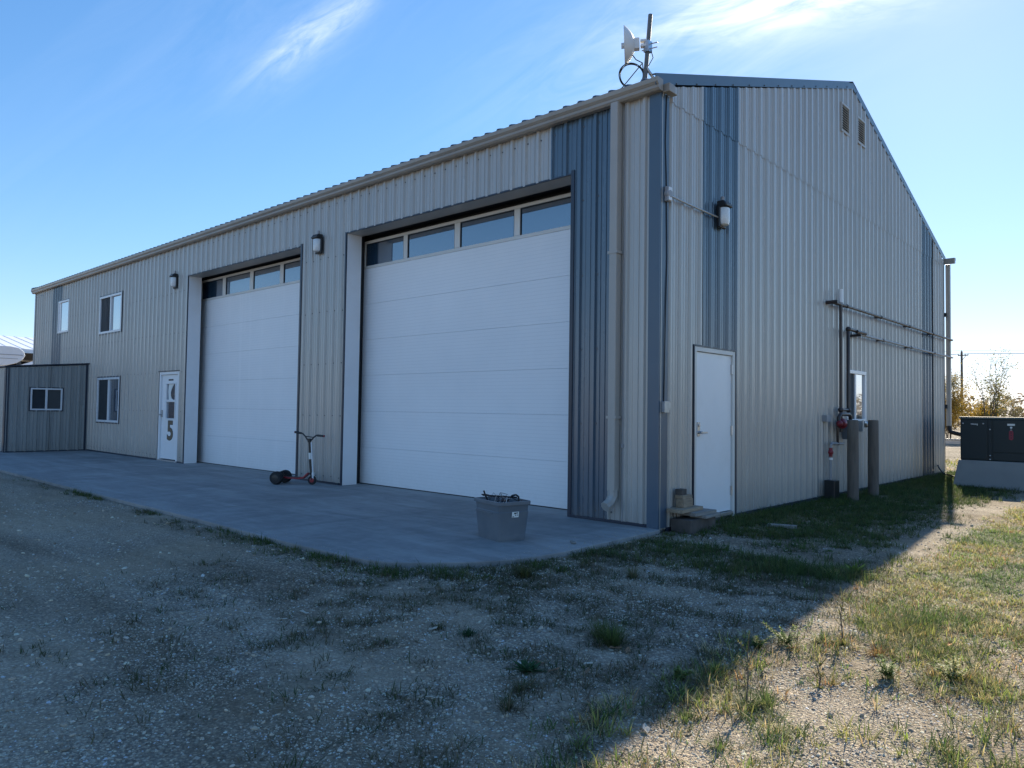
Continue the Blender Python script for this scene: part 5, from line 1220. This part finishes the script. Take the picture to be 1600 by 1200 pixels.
# ------------------------------------------------------------------ single weeds
def weed(name, x, y, kind, h, label, cat, seed, pal=GREEN, group='weeds standing in the gravel', n1=40, gain=1.0):
    rg = np.random.default_rng(seed); z = float(zg(x, y)); t = thing(name, label, cat, (x, y, z), rg.uniform(0, 6), group)
    A = Acc(); O = np.zeros
    def bl(n, rad, ln, wd, lean, bend, p, z0=0, z1=0):
        a = rg.uniform(0, 2*pi, n); r = np.abs(rg.normal(size=n))*rad; c = p[rg.integers(0, len(p), n)]*rg.uniform(.75, 1.25, (n, 1))*gain
        A.add(blades(r*np.cos(a), r*np.sin(a), rg.uniform(z0, z1, n) if z1 else np.zeros(n)-.003, a+rg.normal(size=n)*.5, ln*rg.uniform(.5, 1.15, n), wd*rg.uniform(.7, 1.3, n), rg.uniform(*lean, n), rg.uniform(*bend, n), c))
    if kind == 'tuft':
        bl(n1*3, .035, h, .0034, (.05, .9), (.1, .8), pal)
    elif kind == 'rosette':
        bl(n1//2, .012, h, h*.30, (.7, 1.3), (.1, .7), pal); bl(n1//3, .01, h*.7, h*.24, (.2, .8), (.2, .8), pal)
    elif kind == 'stalk':
        mb = MB(); s = [(0,0,0), (.01, .005, h*.35), (-.005, .012, h*.7), (.03, .0, h)]
        mb.tube(s, [.0042, .0036, .0028, .0015], 6)
        nbr = 7
        P_, Q_ = [], []
        for i in range(nbr):
            q_ = rg.uniform(.25, .9); b = Vector((0, 0, h*q_)); a = rg.uniform(0, 2*pi); l = h*rg.uniform(.15, .35)*(1.1-q_*.6)
            e = b+Vector((cos(a)*l*.8, sin(a)*l*.8, l*.75)); mb.tube([b, (b+e)/2+Vector((0,0,-.006)), e], [.002, .0017, .0009], 4); P_.append(b); Q_.append(e)
        mb.build('stalk', M_bark, t)
        n = 110; i = rg.integers(0, nbr, n); u = rg.uniform(.2, 1.05, n); B = np.array([tuple(p) for p in P_]); E = np.array([tuple(p) for p in Q_])
        c = B[i]+(E[i]-B[i])*u[:, None]; a = rg.uniform(0, 2*pi, n); cc = pal[rg.integers(0, len(pal), n)]*rg.uniform(.6, 1.2, (n, 1))
        A.add(blades(c[:, 0], c[:, 1], c[:, 2], a, rg.uniform(.008, .022, n), rg.uniform(.003, .006, n), rg.uniform(.2, 1.4, n), rg.uniform(0, .6, n), cc))
        n = 30; u = rg.uniform(.75, 1.03, n); a = rg.uniform(0, 2*pi, n)
        A.add(blades(.03*(u-.7)/.3, 0*u, h*u, a, np.full(n, .012), np.full(n, .004), rg.uniform(.2, 1, n), rg.uniform(0, .5, n), pal[rg.integers(0, len(pal), n)]))
        bl(n1, .02, h*.28, .008, (.3, 1.2), (.1, .8), pal)
    elif kind == 'leafy':
        mb = MB()
        for i in range(11):
            a = rg.uniform(0, 2*pi); l = h*rg.uniform(.3, 1.0)**1.3; sp_ = rg.uniform(.2, 1.1); e = Vector((cos(a)*l*sp_, sin(a)*l*sp_, l*rg.uniform(.7,1))); m_ = e*.5+Vector((-cos(a)*.01,-sin(a)*.01,l*.12))
            mb.tube([(0,0,0), m_, e], [.0016, .0013, .0008], 4)
            for j in range(9):
                q_ = .2+.8*j/8; c = e*q_; n = 7; aa = rg.uniform(0, 2*pi, n)
                A.add(blades(np.full(n, c.x), np.full(n, c.y), np.full(n, c.z), aa, rg.uniform(.012, .028, n), rg.uniform(.004, .008, n), rg.uniform(.5, 1.4, n), rg.uniform(.1, .8, n), pal[rg.integers(0, len(pal), n)]*rg.uniform(1.2, 2.2, (n, 1))*gain))
        mb.build('stem', M_bark, t); bl(n1, .03, h*.4, .006, (.3, 1.2), (.1, .8), pal)
    o = bpy.data.objects.new('leaves', raw_mesh('leaves', np.concatenate(A.V), np.concatenate(A.T), np.concatenate(A.C), M_blade)); COL.objects.link(o); o.parent = t
    return t
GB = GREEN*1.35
weed('weed', 2.83, -3.80, 'stalk', .34, 'tall dark seedy weed stalk standing in the sunlit gravel corner', 'weed', 101, GREEN, n1=50)
weed('weed', 2.90, -3.74, 'tuft', .11, 'bright green grass tuft at the foot of the tallest weed stalk', 'weed', 102, GB, n1=60)
weed('weed', 2.84, -2.55, 'stalk', .24, 'shorter dark weed stalk in the middle of the sunlit gravel', 'weed', 103, YELG*.8, n1=50)
weed('weed', 2.60, -2.78, 'leafy', .20, 'leafy green weed with upright stems just outside the shadow edge', 'weed', 104, GB)
weed('weed', 2.50, -2.95, 'leafy', .12, 'small leafy weed left of the upright leafy weed on the shadow edge', 'weed', 105, GB)
weed('weed', 2.20, -.42, 'rosette', .16, 'bright yellow green broad leafed plant where grass meets the shadow edge', 'weed', 106, np.array([(.20,.28,.04), (.26,.32,.06), (.15,.22,.04)]), n1=60)
weed('weed', 2.12, -.66, 'tuft', .10, 'pale grass tuft at the tip of the sunlit gravel wedge', 'weed', 107, YELG, n1=50)
weed('weed', 2.52, -3.50, 'tuft', .10, 'pale green spreading tuft at the left border of the sunlit gravel', 'weed', 108, np.concatenate([GB, YELG[:3]]), n1=60)
weed('weed', 2.42, -3.70, 'leafy', .08, 'small green weed half in shadow left of the pale spreading tuft', 'weed', 109, GB)
weed('weed', 2.70, -4.12, 'tuft', .07, 'small sunlit tuft near the bottom of the photo beside the shadow', 'weed', 110, GB)
weed('weed', 2.95, -4.28, 'tuft', .06, 'low bright tuft at the bottom of the photo in the sun', 'weed', 111, GB)
weed('weed', 2.98, -3.30, 'stalk', .13, 'thin low sprig on bare sunlit gravel right of the tall stalk', 'weed', 112, YELG*.8, n1=20)
weed('weed', 1.85, -3.48, 'tuft', .15, 'largest green grass clump in the shaded gravel', 'weed', 113, GREEN, n1=130, gain=1.1)
weed('weed', 1.72, -3.40, 'tuft', .13, 'grass clump touching the left side of the largest shaded clump', 'weed', 114, GREEN, n1=80)
weed('weed', 1.80, -4.17, 'rosette', .09, 'blue green rosette weed surrounded by dead leaves in the shade', 'weed', 115, np.array([(.035,.10,.035), (.045,.12,.04)]), n1=80)
weed('weed', 1.15, -3.98, 'tuft', .05, 'small dark green moss like tuft at left of the shaded gravel', 'weed', 116, np.array([(.03,.07,.03), (.035,.09,.035)]), n1=60)
weed('weed', .93, -4.02, 'tuft', .05, 'small dark tuft farther left beside a dead leaf', 'weed', 117, DULL, n1=50)
weed('weed', .98, -1.95, 'tuft', .12, 'dry upright tuft alone on gravel between apron and shadowed grass', 'weed', 118, DULL*1.3, n1=60)
weed('weed', .42, -2.65, 'tuft', .13, 'olive yellow grass tuft beside the rounded corner of the apron', 'weed', 119, np.array([(.10,.10,.03), (.13,.12,.04), (.07,.09,.03)]), n1=90)
weed('weed', 2.08, -4.62, 'tuft', .08, 'dull wiry tuft low in the middle of the photo', 'weed', 120, DULL, n1=50)
weed('weed', 1.98, -4.42, 'tuft', .06, 'dull wiry tuft right above the lowest middle one', 'weed', 121, DULL, n1=40)
weed('weed', 3.20, -2.95, 'leafy', .13, 'feathery green weed on the right part of the sunlit gravel', 'weed', 122, GB)
weed('weed', 3.45, -2.75, 'leafy', .16, 'large loose green weed near the right edge of the photo', 'weed', 123, np.concatenate([GB, YELG[:3]]))
weed('weed', 3.05, -2.62, 'tuft', .08, 'reddish dry tuft below the long green clump', 'weed', 124, np.array([(.30,.12,.05), (.25,.16,.06), (.30,.22,.09)]), n1=50)
# ------------------------------------------------------------------ fallen leaves
lm = [mat('pale_dead_leaf', (.52,.47,.38), .8, var=.2, vs=30), mat('brown_dead_leaf', (.26,.15,.08), .8, var=.3, vs=30), mat('orange_dead_leaf', (.55,.22,.06), .8, var=.25, vs=30)]
def leaf(x, y, s, k, rz, label):
    P_ = [(-1,0,.02),(-.6,-.32,.12),(0,-.45,.2),(.6,-.25,.1),(1,0,.25),(.6,.3,.2),(0,.42,.06),(-.55,.36,.2),(-.5,0,.0),(0,0,.05),(.5,0,.02)]
    F = [(0,1,8),(1,2,9,8),(2,3,10,9),(3,4,10),(4,5,10),(5,6,9,10),(6,7,8,9),(7,0,8)]
    mb = MB(); mb.add([(a*s+0, b*s, c*s*1.2+.004) for a, b, c in P_], F)
    o = mb.build('dead_leaf', lm[k], None); o.location = (x, y, float(zg(x, y))+.008); o.rotation_euler = (R.uniform(-.2, .2), R.uniform(-.2, .2), rz)
    so = o.modifiers.new('thick', 'SOLIDIFY'); so.thickness = .0015
    tag(o, label, 'leaf', 'dead leaves on the gravel')
leaf(2.645, -4.36, .036, 0, 2.3, 'white curled leaf lying beside the shadow edge at bottom')
leaf(1.77, -4.80, .034, 0, .4, 'ragged pale leaf on the bottom middle gravel')
leaf(.95, -4.08, .034, 0, 1.4, 'pale tan leaf next to the small dark tuft at left')
leaf(1.93, -3.56, .040, 1, .8, 'brown leaf touching the right side of the large shaded clump')
leaf(2.00, -3.54, .036, 1, 2.0, 'brown leaf farther right of the large shaded clump')
leaf(1.92, -4.10, .036, 1, 1.2, 'brown curled leaf just right of the blue green rosette')
leaf(1.72, -4.14, .034, 0, 2.6, 'pale leaf just left of the blue green rosette')
leaf(1.78, -4.05, .030, 1, .2, 'brown leaf behind the blue green rosette')
leaf(1.98, -3.88, .028, 0, 1.0, 'small whitish leaf between rosette and large clump')
leaf(.10, -4.45, .040, 0, .3, 'long pale leaf on the left shaded gravel')
leaf(.12, -4.62, .036, 0, 1.0, 'second pale leaf a little below the long pale one at left')
leaf(2.66, -2.86, .030, 2, .6, 'orange leaf glowing under the upright leafy weed')
leaf(3.30, -2.15, .040, 2, 1.4, 'orange leaf in the dry grass near the right edge')
leaf(2.78, -2.55, .026, 0, .2, 'pale leaf by the shorter weed stalk')
leaf(2.05, -3.98, .030, 1, 1.9, 'small brown leaf on shaded gravel below the white chip')
o = MB().lathe([(.02, 0), (.028, .008), (.022, .022), (.008, .028)], (-.05, -1.42, 0), (0,0,1), 8).build('pebble', M_concblk, smooth=True)
tag(o, 'single pale pebble lying on the apron right of the tote', 'pebble')
o = MB().lathe([(.016, 0), (.022, .006), (.015, .017), (.005, .02)], (-.12, -1.36, 0), (0,0,1), 7).build('pebble', M_stone and M_woodgrey, smooth=True)
tag(o, 'smaller brownish pebble beside the pale one on the apron', 'pebble')
